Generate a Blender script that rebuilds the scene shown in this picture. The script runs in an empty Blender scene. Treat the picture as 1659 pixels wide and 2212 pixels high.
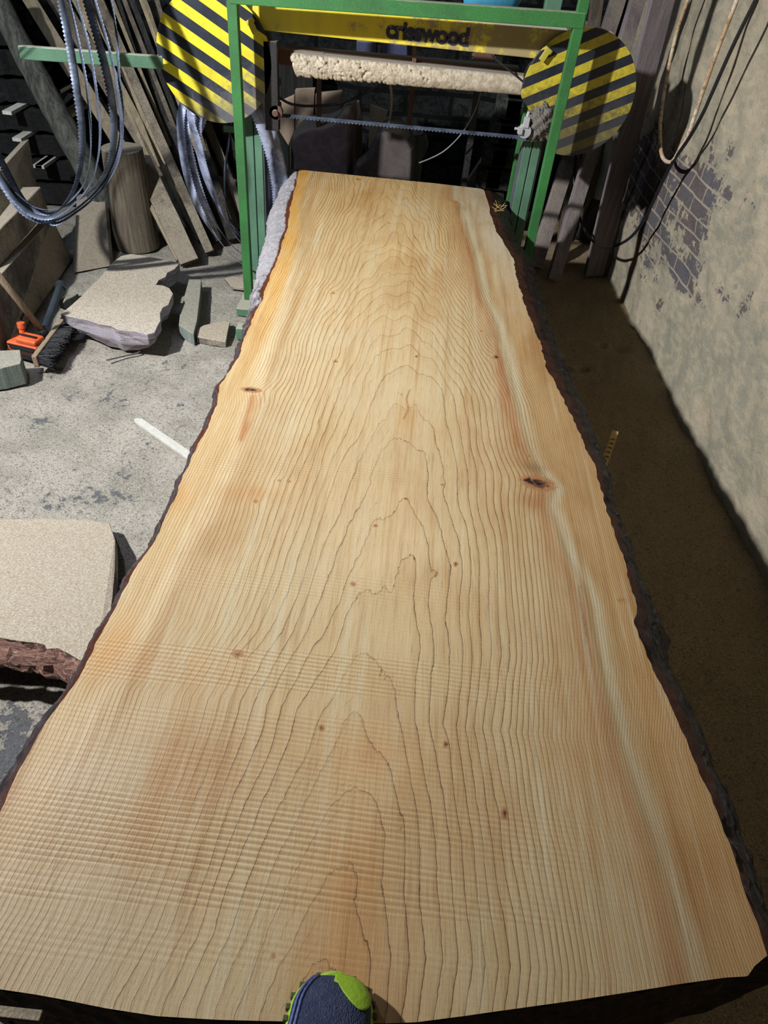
import bpy, bmesh, math, random
import numpy as np
from mathutils import Vector, Matrix
random.seed(7); RNG = np.random.RandomState(7)
C = bpy.context.scene.collection
sc = bpy.context.scene
PI = math.pi

# ------------------------------------------------------------------ camera
CAM_H, F_PX, PITCH = 1.7, 1500.0, math.radians(42.6)
RC, RS = 0.9941, 0.1080                      # roll (the phone leans a little)
fwd = Vector((0, math.cos(PITCH), -math.sin(PITCH)))
up0 = Vector((0, math.sin(PITCH), math.cos(PITCH)))
rt0 = Vector((1, 0, 0))
cx = (rt0*RC + up0*RS).normalized(); cy = (up0*RC - rt0*RS).normalized(); cz = cx.cross(cy)
cam_d = bpy.data.cameras.new('camera'); cam = bpy.data.objects.new('camera', cam_d); C.objects.link(cam)
M = Matrix((cx, cy, cz)).transposed().to_4x4(); M.translation = Vector((0, 0, CAM_H)); cam.matrix_world = M
cam_d.sensor_fit = 'VERTICAL'; cam_d.sensor_height = 36.0; cam_d.lens = F_PX/2212*36.0
cam_d.clip_start = 0.02; cam_d.clip_end = 60
sc.camera = cam

# ------------------------------------------------------------------ world, lamps, exposure
w = bpy.data.worlds.new('world'); sc.world = w; w.use_nodes = True
w.node_tree.nodes['Background'].inputs[0].default_value = (0.55, 0.62, 0.8, 1)
w.node_tree.nodes['Background'].inputs[1].default_value = 0.006
def area(name, loc, target, size, power, col, size_y=None):
    d = bpy.data.lights.new(name, 'AREA'); d.energy = power; d.color = col; d.size = size
    if size_y: d.shape = 'RECTANGLE'; d.size_y = size_y
    o = bpy.data.objects.new(name, d); C.objects.link(o); o.location = loc
    o.rotation_euler = (Vector(target)-Vector(loc)).to_track_quat('-Z', 'Y').to_euler(); return o
fl_o = area('floodlight', (-2.38, 1.05, 2.60), (0.25, 3.0, 0.3), 0.10, 118, (0.98, 0.99, 1.0)); fl_o.data.spread = math.radians(124)
area('ceiling_fill_light', (-0.1, 0.1, 2.95), (0.0, 2.2, 0.4), 1.0, 2.0, (1.0, 0.93, 0.82), 0.3)  # added weak room fill from overhead, no real fitting
area('back_left_fill_light', (-2.3, 3.0, 2.7), (-1.2, 4.0, 0.4), 0.5, 12, (0.62, 0.76, 1.0))  # added cool fill to brighten the back left, no opening there
sp_d = bpy.data.lights.new('work_lamp', 'SPOT'); sp_d.energy = 55; sp_d.color = (0.80, 0.78, 1.0); sp_d.spot_size = math.radians(74); sp_d.spot_blend = .35; sp_d.shadow_soft_size = .04
sp_o = bpy.data.objects.new('work_lamp', sp_d); C.objects.link(sp_o); sp_o.location = (-1.5, 1.95, 2.7); sp_o.rotation_euler = (Vector((-1.15, 1.25, 0))-sp_o.location).to_track_quat('-Z', 'Y').to_euler()
vs = sc.view_settings
vs.view_transform = 'Standard'; vs.look = 'None'; vs.gamma = 1; vs.exposure = 0.0; vs.use_curve_mapping = False

# ------------------------------------------------------------------ helpers
def ray(px, py):
    return (fwd*F_PX + cx*(px-829.5) - cy*(py-1106.0)).normalized()
O = Vector((0, 0, CAM_H))
def at(px, py, Y): d = ray(px, py); return O + d*(Y/d.y)
def onz(px, py, z=0.0): d = ray(px, py); return O + d*((z-CAM_H)/d.z)
def wallx(y): return 1.2 + 0.06*(3.9-y)
def onwall(px, py, off=0.0):
    d = ray(px, py); t = (1.434-off)/(d.x+0.06*d.y); return O + d*t

def tag(o, label=None, cat=None, group=None, kind=None):
    if label: o['label'] = label
    if cat: o['category'] = cat
    if group: o['group'] = group
    if kind: o['kind'] = kind
    return o
def thing(name, loc, label, cat, group=None):
    o = bpy.data.objects.new(name, None); o.empty_display_size = 0.1; C.objects.link(o); o.location = loc
    return tag(o, label, cat, group)
WL = {}
def worldloc(o):
    v = Vector((0, 0, 0))
    while o is not None: v = v + o.location; o = o.parent
    return v
def mesh_obj(name, verts, faces, mat, parent=None, smooth=False, loc=None):
    """verts in world coordinates; origin = loc (top level) or the parent's"""
    base = worldloc(parent) if parent else (Vector(loc) if loc is not None else Vector((0, 0, 0)))
    me = bpy.data.meshes.new(name)
    me.from_pydata([tuple(Vector(v)-base) for v in verts], [], faces); me.update()
    if smooth:
        me.polygons.foreach_set('use_smooth', [True]*len(me.polygons))
    o = bpy.data.objects.new(name, me); C.objects.link(o)
    if mat: me.materials.append(mat)
    if parent: o.parent = parent
    else: o.location = base
    return o
class MB:
    def __init__(s): s.v = []; s.f = []
    def add(s, v, f):
        n = len(s.v); s.v += [Vector(a) for a in v]; s.f += [tuple(i+n for i in q) for q in f]
    def box(s, c, half, ax=None):
        ax = ax or (Vector((1,0,0)), Vector((0,1,0)), Vector((0,0,1))); c = Vector(c)
        v = [c+ax[0]*(half[0]*i)+ax[1]*(half[1]*j)+ax[2]*(half[2]*k) for i in (-1,1) for j in (-1,1) for k in (-1,1)]
        s.add(v, [(0,1,3,2),(4,6,7,5),(0,4,5,1),(2,3,7,6),(0,2,6,4),(1,5,7,3)])
    def beam(s, p0, p1, w, t, side=None, seg=1, jit=0.0, taper=1.0):
        """rectangular bar from p0 to p1, w measured along side"""
        p0 = Vector(p0); p1 = Vector(p1); d = (p1-p0).normalized()
        side = Vector(side) if side is not None else Vector((1, 0, 0))
        side = (side - d*side.dot(d)).normalized(); n = d.cross(side).normalized()
        vs = []; fs = []
        for i in range(seg+1):
            f = i/seg; c = p0.lerp(p1, f); k = 1+(taper-1)*f
            for a, b in ((-1,-1),(1,-1),(1,1),(-1,1)):
                vs.append(c + side*(a*w*k/2 + random.uniform(-jit, jit)) + n*(b*t/2 + random.uniform(-jit, jit)*.4))
        for i in range(seg):
            for k in range(4):
                a = i*4+k; b = i*4+(k+1) % 4; fs.append((a, b, b+4, a+4))
        fs.append((3,2,1,0)); m = seg*4; fs.append((m, m+1, m+2, m+3)); s.add(vs, fs)
    def tube(s, pts, r, n=10, cap=True):
        pts = [Vector(p) for p in pts]; vs = []; fs = []; prev = None
        rr = r if isinstance(r, (list, tuple)) else [r]*len(pts)
        for i, p in enumerate(pts):
            d = (pts[min(i+1, len(pts)-1)]-pts[max(i-1, 0)]).normalized()
            if prev is None:
                a = Vector((0, 0, 1)) if abs(d.z) < .9 else Vector((1, 0, 0)); prev = (a-d*a.dot(d)).normalized()
            prev = (prev-d*prev.dot(d)).normalized(); b = d.cross(prev)
            for k in range(n):
                t = 2*PI*k/n; vs.append(p+prev*(rr[i]*math.cos(t))+b*(rr[i]*math.sin(t)))
        for i in range(len(pts)-1):
            for k in range(n):
                a = i*n+k; b2 = i*n+(k+1) % n; fs.append((a, b2, b2+n, a+n))
        if cap: fs.append(tuple(range(n))[::-1]); m = (len(pts)-1)*n; fs.append(tuple(m+k for k in range(n)))
        s.add(vs, fs)
    def prism(s, front, back):
        n = len(front); s.add(list(front)+list(back), [tuple(range(n)), tuple(range(2*n-1, n-1, -1))] + [(i, i+n, (i+1) % n+n, (i+1) % n) for i in range(n)])
    def disc(s, c, r, y0, y1, n=64):
        """a disc in the x-z plane about c, from depth y0 to y1"""
        a = [Vector((c.x+r*math.cos(2*PI*k/n), y0, c.z+r*math.sin(2*PI*k/n))) for k in range(n)]
        s.prism(a, [Vector((p.x, y1, p.z)) for p in a])
    def obj(s, name, mat, parent=None, loc=None, bevel=0.0, smooth=False, seg=2):
        if parent is None and loc is None:
            zs = min(v.z for v in s.v); n = len(s.v)
            loc = (sum(v.x for v in s.v)/n, sum(v.y for v in s.v)/n, zs)
        o = mesh_obj(name, s.v, s.f, mat, parent, smooth, loc)
        bm = bmesh.new(); bm.from_mesh(o.data); bmesh.ops.recalc_face_normals(bm, faces=bm.faces)
        bm.to_mesh(o.data); bm.free()
        if bevel:
            m = o.modifiers.new('bevel', 'BEVEL'); m.width = bevel; m.segments = seg; m.limit_method = 'ANGLE'
        return o
def crom(pts, step=0.01, closed=False):
    P = [Vector(p) for p in pts]; out = []; n = len(P)
    rng = range(n) if closed else range(n-1)
    for i in rng:
        g = (lambda k: P[k % n]) if closed else (lambda k: P[max(0, min(n-1, k))])
        p0, p1, p2, p3 = g(i-1), g(i), g(i+1), g(i+2)
        m = max(1, int((p2-p1).length/step))
        for j in range(m):
            t = j/m
            out.append(.5*((2*p1)+(p2-p0)*t+(2*p0-5*p1+4*p2-p3)*t*t+(3*p1-p0-3*p2+p3)*t**3))
    if not closed: out.append(P[-1])
    return out
def snoise(x, y, scale, seed=0, octs=3):
    r = np.random.RandomState(seed); v = 0*x
    for o in range(octs):
        for k in range(6):
            a = r.uniform(0, 2*PI); f = scale*(2**o)*r.uniform(.6, 1.4); v = v + np.sin((x*math.cos(a)+y*math.sin(a))*f*2*PI + r.uniform(0, 6.28))*(.5**o)*.35
    return v
def subdiv_noise(o, levels, amp, size, name='noise'):
    m = o.modifiers.new('sub', 'SUBSURF'); m.subdivision_type = 'SIMPLE'; m.levels = m.render_levels = levels
    t = bpy.data.textures.new(name, 'CLOUDS'); t.noise_scale = size; t.noise_depth = 3
    d = o.modifiers.new('rough', 'DISPLACE'); d.texture = t; d.strength = amp; d.mid_level = .5; d.texture_coords = 'OBJECT' if False else 'LOCAL'
    return o

# ------------------------------------------------------------------ materials
def s2l(c):
    return tuple((v/255/12.92 if v/255 <= .04045 else ((v/255+.055)/1.055)**2.4) for v in c)+(1,)
class NT:
    def __init__(s, name):
        s.m = bpy.data.materials.new(name); s.m.use_nodes = True; s.t = s.m.node_tree; s.n = s.t.nodes
        s.b = s.n['Principled BSDF']; s.l = s.t.links
    def new(s, k, **kw):
        n = s.n.new(k)
        for a, b in kw.items(): setattr(n, a, b)
        return n
    def put(s, sock, v):
        if hasattr(v, 'is_linked') or isinstance(v, bpy.types.NodeSocket): s.l.new(v, sock)
        else: sock.default_value = v
    def coord(s, scale=(1, 1, 1), kind='Object', rot=(0, 0, 0)):
        c = s.new('ShaderNodeTexCoord'); mp = s.new('ShaderNodeMapping'); s.l.new(c.outputs[kind], mp.inputs[0])
        mp.inputs['Scale'].default_value = scale; mp.inputs['Rotation'].default_value = rot; return mp.outputs[0]
    def noise(s, v, scale, detail=5, rough=.6, dist=0.0):
        n = s.new('ShaderNodeTexNoise'); s.l.new(v, n.inputs[0]); n.inputs['Scale'].default_value = scale
        n.inputs['Detail'].default_value = detail; n.inputs['Roughness'].default_value = rough; n.inputs['Distortion'].default_value = dist
        return n.outputs[0]
    def voro(s, v, scale, feat='F1', rnd=1.0):
        n = s.new('ShaderNodeTexVoronoi', feature=feat); s.l.new(v, n.inputs['Vector']); n.inputs['Scale'].default_value = scale
        n.inputs['Randomness'].default_value = rnd; return n.outputs['Distance']
    def math(s, op, a, b=0.0, c=0.0, clamp=False):
        n = s.new('ShaderNodeMath', operation=op); n.use_clamp = clamp
        for i, q in enumerate((a, b, c)): s.put(n.inputs[i], q)
        return n.outputs[0]
    def ramp(s, v, lo, hi, a=0.0, b=1.0):
        n = s.new('ShaderNodeMapRange', interpolation_type='SMOOTHSTEP'); s.put(n.inputs[0], v)
        n.inputs[1].default_value = lo; n.inputs[2].default_value = hi; n.inputs[3].default_value = a; n.inputs[4].default_value = b
        return n.outputs[0]
    def mix(s, f, a, b, mode='MIX'):
        n = s.new('ShaderNodeMix', data_type='RGBA', blend_type=mode); s.put(n.inputs[0], f); s.put(n.inputs[6], a); s.put(n.inputs[7], b)
        return n.outputs[2]
    def normz(s):
        g = s.new('ShaderNodeNewGeometry'); x = s.new('ShaderNodeSeparateXYZ'); s.l.new(g.outputs['Normal'], x.inputs[0]); return x.outputs[2]
    def rand(s): return s.new('ShaderNodeObjectInfo').outputs['Random']
    def attr(s, name): return s.new('ShaderNodeAttribute', attribute_name=name)
    def bump(s, h, dist, strength=1.0, prev=None):
        b = s.new('ShaderNodeBump'); s.put(b.inputs['Height'], h); b.inputs['Distance'].default_value = dist; b.inputs['Strength'].default_value = strength
        if prev is not None: s.l.new(prev, b.inputs['Normal'])
        return b.outputs[0]
    def out(s, col, rough, nrm=None, metal=0.0, spec=None):
        s.put(s.b.inputs['Base Color'], col); s.put(s.b.inputs['Roughness'], rough); s.put(s.b.inputs['Metallic'], metal)
        if nrm is not None: s.l.new(nrm, s.b.inputs['Normal'])
        if spec is not None: s.b.inputs['Specular IOR Level'].default_value = spec
        return s.m

DUST = s2l((176, 168, 152))
def m_oldwood(name, a, b, dust=DUST, dustlo=.1, grain=(40, 40, 3), amount=.85, rough=.85):
    t = NT(name); v = t.coord(grain); g = t.noise(v, 1.0, 6, .65, .6); v1 = t.coord((1, 1, 1))
    big = t.noise(v1, 5, 4); fine = t.noise(v1, 160, 3, .7)
    c = t.mix(t.ramp(g, .35, .68), s2l(a), s2l(b)); c = t.mix(t.math('MULTIPLY', t.rand(), .5), c, s2l(tuple(x*.62 for x in a)))
    d = t.math('ADD', t.normz(), t.math('MULTIPLY', t.math('SUBTRACT', big, .5), 1.6))
    d = t.math('ADD', d, t.math('MULTIPLY', t.math('SUBTRACT', fine, .5), .7))
    dm = t.math('MULTIPLY', t.ramp(d, dustlo, dustlo+.5), amount)
    c = t.mix(dm, c, t.mix(t.ramp(fine, .35, .65), s2l((150, 136, 115)), dust))
    h = t.math('ADD', t.math('MULTIPLY', g, 1.0), t.math('MULTIPLY', fine, .9))
    return t.out(c, rough, t.bump(h, .004, .8), spec=.25)
M_board = m_oldwood('dusty_board', (84, 76, 66), (118, 108, 92), amount=.5, dustlo=.3)
M_board_pale = m_oldwood('pale_board', (128, 116, 94), (164, 150, 122), amount=.35, dustlo=.35)
M_board_dark = m_oldwood('dark_board', (30, 30, 30), (54, 53, 50), dustlo=.6, amount=.4)
M_board_violet = m_oldwood('greyed_board', (122, 112, 116), (150, 138, 138), amount=.5)
M_grey_cut = m_oldwood('dusted_offcut', (96, 90, 86), (124, 114, 106), dustlo=-.1, amount=.95)
M_greenblock = m_oldwood('grey_green_block', (100, 112, 108), (130, 138, 130), dustlo=.3, amount=.5)
M_tanpanel = m_oldwood('tan_panel', (150, 130, 112), (172, 152, 130), dustlo=.7, grain=(6, 6, 6), amount=.4)
M_whitestick = m_oldwood('white_stick', (205, 205, 198), (225, 224, 214), amount=.15)
M_yellowstick = m_oldwood('yellow_stick', (215, 175, 105), (232, 196, 126), amount=.1)
M_handle = m_oldwood('handle_wood', (128, 110, 90), (160, 140, 116), amount=.15, grain=(120, 120, 8))

def m_paint(name, col, chip=(70, 74, 70), dustcol=DUST, dust=.5, rough=.45, lo=.3):
    t = NT(name); v = t.coord(); n = t.noise(v, 24, 6, .7); n2 = t.noise(v, 6, 4); f = t.noise(v, 300, 2, .6)
    c = t.mix(t.ramp(n2, .3, .7), s2l(col), s2l(tuple(x*.82 for x in col)))
    c = t.mix(t.ramp(n, .68, .72), c, s2l(chip))
    d = t.math('ADD', t.normz(), t.math('MULTIPLY', t.math('SUBTRACT', n, .5), 1.4))
    c = t.mix(t.math('MULTIPLY', t.ramp(d, lo, lo+.5), dust), c, dustcol)
    c = t.mix(t.math('MULTIPLY', t.ramp(f, .5, .75), .18), c, dustcol)
    return t.out(c, t.math('ADD', rough, t.math('MULTIPLY', n2, .25)), t.bump(f, .001, .4))
M_green = m_paint('green_paint', (44, 112, 52), dust=.7)
M_green_dusty = m_paint('dusty_green_paint', (84, 126, 100), dust=.75, lo=.15)
M_steel = m_paint('grey_steel', (96, 98, 108), dust=.7, lo=.2)
M_blacksteel = m_paint('black_steel', (16, 16, 18), chip=(40, 34, 30), dust=.25)
M_rust = m_paint('rusty_steel', (92, 62, 50), chip=(50, 36, 30), dust=.6)
M_navy = m_paint('navy_box', (34, 44, 84), dust=.6)
M_blue = m_paint('blue_cover', (50, 140, 176), dust=.3)
M_white = m_paint('white_label', (220, 220, 215), dust=.2)

def m_stripes(name, angle, pitch, phase_pt, dusty=0.0):
    """hazard stripes; the pattern is laid in the cover's own x-z plane"""
    t = NT(name); g = t.new('ShaderNodeTexCoord'); sp = t.new('ShaderNodeSeparateXYZ'); t.l.new(g.outputs['Object'], sp.inputs[0])
    nx, nz = -math.sin(angle), math.cos(angle)
    s = t.math('ADD', t.math('MULTIPLY', sp.outputs[0], nx), t.math('MULTIPLY', sp.outputs[2], nz))
    ph = (phase_pt[0]*nx + phase_pt[1]*nz)
    s = t.math('DIVIDE', t.math('SUBTRACT', ph, s), pitch); fr = t.math('FRACT', s)
    m = t.math('LESS_THAN', fr, .5)
    v = t.coord(); n = t.noise(v, 9, 6, .7); f = t.noise(v, 220, 3, .7); k = t.noise(v, 30, 5, .75)
    yel = t.mix(t.ramp(n, .3, .7), s2l((228, 212, 44)), s2l((196, 180, 44)))
    if dusty: yel = t.mix(t.ramp(k, .35, .65, .35, .75), yel, s2l((140, 122, 52)))
    blk = t.mix(t.ramp(n, .3, .7), s2l((22, 26, 34)), s2l((38, 44, 58)))
    c = t.mix(m, blk, yel)
    c = t.mix(t.math('MULTIPLY', t.ramp(f, .6, .72), .35), c, s2l((120, 120, 124)))
    low = t.math('ADD', t.math('MULTIPLY', sp.outputs[2], -3.2), t.math('MULTIPLY', sp.outputs[0], 1.6 if dusty == 0 else .2))
    dd = t.math('ADD', t.math('ADD', low, t.math('MULTIPLY', k, 1.2)), dusty)
    c = t.mix(t.math('MULTIPLY', t.ramp(dd, .72, 1.4), .8), c, s2l((62, 60, 62)) if dusty else s2l((100, 98, 102)))
    return t.out(c, .42, t.bump(f, .0006, .4))

def m_blade(name, base=(128, 134, 152), rough=.22):
    t = NT(name); v = t.coord(); n = t.noise(v, 14, 5, .7); f = t.noise(v, 120, 3, .7)
    c = t.mix(t.ramp(n, .35, .7), s2l(base), s2l(tuple(x*.55 for x in base)))
    return t.out(c, t.math('ADD', rough, t.math('MULTIPLY', n, .3)), t.bump(f, .0004, .3), metal=.6)
M_blade = m_blade('bright_blade_steel', (196, 206, 240), .3); M_blade_dull = m_blade('dull_blade_steel', (112, 122, 142), .42)

def m_plain(name, col, rough=.6, bs=200, bd=.001, var=.25, spec=.5, metal=0.0):
    t = NT(name); v = t.coord(); n = t.noise(v, bs, 4, .7); b = t.noise(v, 8, 3)
    c = t.mix(t.ramp(b, .3, .7, 0, 1), s2l(col), s2l(tuple(x*(1-var) for x in col)))
    return t.out(c, rough, t.bump(n, bd, .6), spec=spec, metal=metal)
M_orange = m_plain('orange_plastic', (226, 100, 52), .45)
M_blackplastic = m_plain('black_plastic', (24, 24, 26), .5)
M_greytube = m_plain('grey_tube', (58, 66, 74), .4)
M_bristle = m_plain('bristle', (34, 34, 38), .7)
M_cable = m_plain('black_cable', (30, 30, 34), .4)
M_greycable = m_plain('grey_cable', (124, 126, 128), .5)
M_letter = m_plain('letter_ink', (32, 36, 66), .6)
def m_rope():
    t = NT('dusty_hose'); v = t.coord(); n = t.noise(v, 60, 4, .7); n2 = t.noise(v, 7, 3)
    c = t.mix(t.ramp(n2, .4, .62), s2l((176, 146, 112)), s2l((200, 184, 160))); c = t.mix(t.ramp(n, .45, .7), c, s2l((120, 98, 76)))
    return t.out(c, .9, t.bump(n, .004, .8))
M_rope = m_rope()

def m_floor():
    t = NT('sawdust_floor'); v = t.coord((1, 1, 1)); a = t.attr('patch').outputs['Fac']; heap = t.attr('warm').outputs['Fac']
    f = t.noise(v, 190, 4, .75); chips = t.voro(t.coord((90, 260, 90), rot=(0, 0, .6)), 1.0); md = t.noise(v, 30, 6, .7); big = t.noise(v, 4.5, 5, .65)
    base = t.mix(t.ramp(big, .35, .68), s2l((186, 179, 167)), s2l((160, 156, 142)))
    base = t.mix(heap, base, s2l((160, 134, 94)))
    base = t.mix(t.ramp(f, .54, .66), base, s2l((98, 90, 80))); base = t.mix(t.math('MULTIPLY', t.ramp(t.noise(v, 75, 4, .75), .54, .64), .75), base, s2l((104, 98, 92)))
    base = t.mix(t.math('MULTIPLY', t.ramp(f, .45, .33), .6), base, s2l((214, 204, 188)))
    pm = t.math('ADD', t.math('ADD', a, t.math('MULTIPLY', t.math('SUBTRACT', md, .5), 2.3)), t.math('MULTIPLY', t.math('SUBTRACT', big, .5), 1.3))
    c = t.mix(t.math('MULTIPLY', t.ramp(pm, .42, .56), .85), base, t.mix(t.ramp(f, .4, .6), s2l((84, 88, 96)), s2l((112, 114, 118))))
    h = t.math('ADD', t.math('MULTIPLY', f, 1.1), t.math('MULTIPLY', chips, .6)); h2 = t.math('SUBTRACT', md, t.math('MULTIPLY', t.ramp(pm, .5, .66), .25))
    n = t.bump(h, .0065, .95); n = t.bump(h2, .014, .75, n)
    return t.out(c, .95, n, spec=.15)
def m_wall():
    t = NT('dusty_plaster'); v = t.coord(); br = t.attr('brick').outputs['Fac']
    big = t.noise(v, 3.5, 6, .65); md = t.noise(v, 22, 6, .7); f = t.noise(v, 170, 4, .75); streak = t.noise(t.coord((1, 14, 34), rot=(.25, 0, 0)), 1, 5, .6)
    c = t.mix(t.ramp(big, .35, .65), s2l((176, 164, 142)), s2l((146, 142, 126)))
    c = t.mix(t.math('MULTIPLY', t.ramp(streak, .45, .62), .35), c, s2l((202, 184, 154)))
    c = t.mix(t.ramp(f, .58, .72), c, s2l((100, 94, 82)))
    c = t.mix(t.math('MULTIPLY', t.ramp(md, .58, .7), .45), c, s2l((118, 112, 98)))
    sp = t.new('ShaderNodeSeparateXYZ'); t.l.new(v, sp.inputs[0]); cb = t.new('ShaderNodeCombineXYZ')
    t.l.new(sp.outputs[1], cb.inputs[0]); t.l.new(sp.outputs[2], cb.inputs[1])
    bt = t.new('ShaderNodeTexBrick'); t.l.new(cb.outputs[0], bt.inputs['Vector']); bt.inputs['Scale'].default_value = 1.0
    bt.inputs['Brick Width'].default_value = .19; bt.inputs['Row Height'].default_value = .068; bt.inputs['Mortar Size'].default_value = .006; bt.inputs['Mortar Smooth'].default_value = .3
    bt.inputs['Color1'].default_value = s2l((92, 88, 94)); bt.inputs['Color2'].default_value = s2l((104, 86, 80)); bt.inputs['Mortar'].default_value = s2l((160, 150, 134)); bt.inputs['Bias'].default_value = -.2
    bc = t.mix(t.ramp(f, .5, .7), bt.outputs[0], s2l((132, 126, 120)))
    m = t.ramp(t.math('ADD', br, t.math('MULTIPLY', t.math('SUBTRACT', md, .5), 2.8)), .5, .6)
    c = t.mix(m, c, bc)
    h = t.math('ADD', t.math('MULTIPLY', md, 1), t.math('MULTIPLY', f, .5)); hb = t.math('MULTIPLY', m, t.math('ADD', .8, t.math('MULTIPLY', bt.outputs['Fac'], -.3)))
    n = t.bump(h, .010, .9); n = t.bump(t.math('MULTIPLY', hb, -1), .012, .7, n)
    return t.out(c, .95, n, spec=.15)
def m_backwall():
    t = NT('dark_stone_wall'); v = t.coord((1, 1, 1)); sp = t.new('ShaderNodeSeparateXYZ'); t.l.new(v, sp.inputs[0]); cb = t.new('ShaderNodeCombineXYZ')
    t.l.new(sp.outputs[0], cb.inputs[0]); t.l.new(sp.outputs[2], cb.inputs[1]); t.l.new(sp.outputs[1], cb.inputs[2])
    bt = t.new('ShaderNodeTexBrick'); t.l.new(cb.outputs[0], bt.inputs['Vector']); bt.inputs['Scale'].default_value = 1.0
    bt.inputs['Brick Width'].default_value = .3; bt.inputs['Row Height'].default_value = .13; bt.inputs['Mortar Size'].default_value = .014
    bt.inputs['Color1'].default_value = s2l((56, 60, 58)); bt.inputs['Color2'].default_value = s2l((38, 42, 42)); bt.inputs['Mortar'].default_value = s2l((14, 14, 15))
    f = t.noise(v, 26, 7, .75); c = t.mix(t.ramp(f, .35, .6), s2l((12, 13, 15)), bt.outputs[0])
    n = t.bump(f, .03, 1); n = t.bump(t.math('SUBTRACT', 1.0, bt.outputs['Fac']), .02, .8, n)
    return t.out(c, .95, n, spec=.2)
def m_bark(name, a, b, c3, wet=.35):
    t = NT(name); v = t.coord((1, .45, 1)); f = t.noise(v, 60, 7, .75, .5); vo = t.voro(t.coord((1, .4, 1)), 42, 'SMOOTH_F1'); gl = t.noise(t.coord(), 160, 3, .7)
    inner = t.attr('inner').outputs['Fac']; grey = t.attr('grey').outputs['Fac']
    c = t.mix(t.ramp(f, .35, .65), s2l(a), s2l(b))
    c = t.mix(t.ramp(t.math('ADD', t.math('MULTIPLY', grey, .7), t.math('SUBTRACT', f, .5)), .25, .6), c, s2l(c3))
    c = t.mix(t.ramp(t.math('ADD', inner, t.math('MULTIPLY', t.math('SUBTRACT', f, .5), .6)), .35, .65), c, s2l((98, 44, 22) if wet > .4 else (62, 32, 20)))
    h = t.math('ADD', t.math('MULTIPLY', vo, .9), t.math('MULTIPLY', f, 1.0)); n = t.bump(h, .018, 1.0); n = t.bump(gl, .003, .8, n)
    return t.out(c, wet, n, spec=.45 if wet > .4 else .22)
def m_slab():
    t = NT('fresh_sawn_wood'); ring = t.attr('ring').outputs['Fac']; tint = t.attr('tint').outputs['Color']; saw = t.attr('saw').outputs['Fac']; knot = t.attr('knot').outputs['Fac']
    v = t.coord(); sp = t.new('ShaderNodeSeparateXYZ'); t.l.new(v, sp.inputs[0])
    wob = t.noise(t.coord((14, 5, 1)), 1, 5, .65); wob2 = t.noise(t.coord((55, 16, 1)), 1, 4, .6)
    ph = t.math('ADD', ring, t.math('ADD', t.math('MULTIPLY', t.math('SUBTRACT', wob, .5), .75), t.math('MULTIPLY', t.math('SUBTRACT', wob2, .5), .26)))
    fr = t.math('FRACT', ph)
    gr = t.attr('grad').outputs['Fac']; fade = t.ramp(gr, 60, 150, 1, .42); soft = t.ramp(fr, .1, .96)
    before = t.math('DIVIDE', t.math('SUBTRACT', 1.0, fr), gr); after = t.math('DIVIDE', fr, gr)
    late = t.math('MAXIMUM', t.math('MAXIMUM', t.ramp(before, .0016, .0003), t.ramp(after, .0008, .0001)), t.math('MULTIPLY', t.ramp(before, .006, .0), .28))
    fr2 = t.math('FRACT', t.math('MULTIPLY', ph, 2.63)); d2 = t.math('DIVIDE', t.math('SUBTRACT', 1.0, fr2), t.math('MULTIPLY', gr, 2.63)); fine2 = t.ramp(d2, .0014, .0003)
    vary = t.noise(t.coord((9, 1.2, 1)), 1, 3); fib = t.noise(t.coord((330, 14, 1)), 1, 4, .7); fib2 = t.noise(t.coord((60, 1.6, 1)), 1, 5, .65)
    blot = t.noise(t.coord((4, 2, 1)), 1, 4, .6); dots = t.noise(v, 900, 2, .6)
    c = t.mix(t.math('MULTIPLY', soft, .10), tint, s2l((206, 176, 124)), 'MULTIPLY')
    c = t.mix(t.math('MULTIPLY', t.math('MULTIPLY', late, fade), t.ramp(vary, .32, .6, .35, .95)), c, s2l((92, 62, 32)))
    c = t.mix(t.math('MULTIPLY', fine2, t.ramp(vary, .62, .38, .0, .42)), c, s2l((112, 82, 46)))
    c = t.mix(t.ramp(fib2, .5, .72, 0, .45), c, s2l((200, 164, 108)), 'MULTIPLY')
    c = t.mix(t.ramp(fib2, .48, .28, 0, .42), c, s2l((190, 184, 156)))
    c = t.mix(t.ramp(blot, .5, .72, 0, .4), c, s2l((214, 172, 112)), 'MULTIPLY')
    c = t.mix(t.ramp(blot, .48, .3, 0, .3), c, s2l((182, 174, 146)))
    c = t.mix(t.ramp(fib, .48, .75, 0, .38), c, s2l((112, 84, 50)))
    c = t.mix(t.ramp(dots, .55, .70, 0, .5), c, s2l((104, 80, 48)))
    # band saw marks running across the face
    y = t.math('ADD', sp.outputs[1], t.math('ADD', t.math('MULTIPLY', sp.outputs[0], .03), t.math('MULTIPLY', t.noise(t.coord((1.6, 3, 1)), 1, 2), .02)))
    wv = t.math('SINE', t.math('MULTIPLY', y, 2*PI/.0092)); wf = t.math('SINE', t.math('MULTIPLY', y, 2*PI/.0031))
    mod = t.ramp(t.noise(t.coord((1.6, 16, 1)), 1, 3), .30, .52, .15, 1.0)
    sm = t.math('MULTIPLY', saw, mod)
    c = t.mix(t.math('MULTIPLY', t.ramp(wv, .1, 1.0), t.math('MULTIPLY', sm, .5)), c, s2l((140, 102, 60)))
    c = t.mix(t.math('MULTIPLY', t.ramp(wv, -.3, -1.0), t.math('MULTIPLY', sm, .22)), c, s2l((238, 214, 172)))
    c = t.mix(t.math('MULTIPLY', t.ramp(wf, .4, 1.0), .10), c, s2l((150, 106, 64)))
    # knots: dark heart with swirl
    kn = t.math('ADD', knot, t.math('MULTIPLY', t.math('MULTIPLY', t.math('SUBTRACT', t.noise(v, 75, 5, .7), .5), 1.5), t.ramp(knot, .05, .3)))
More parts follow.
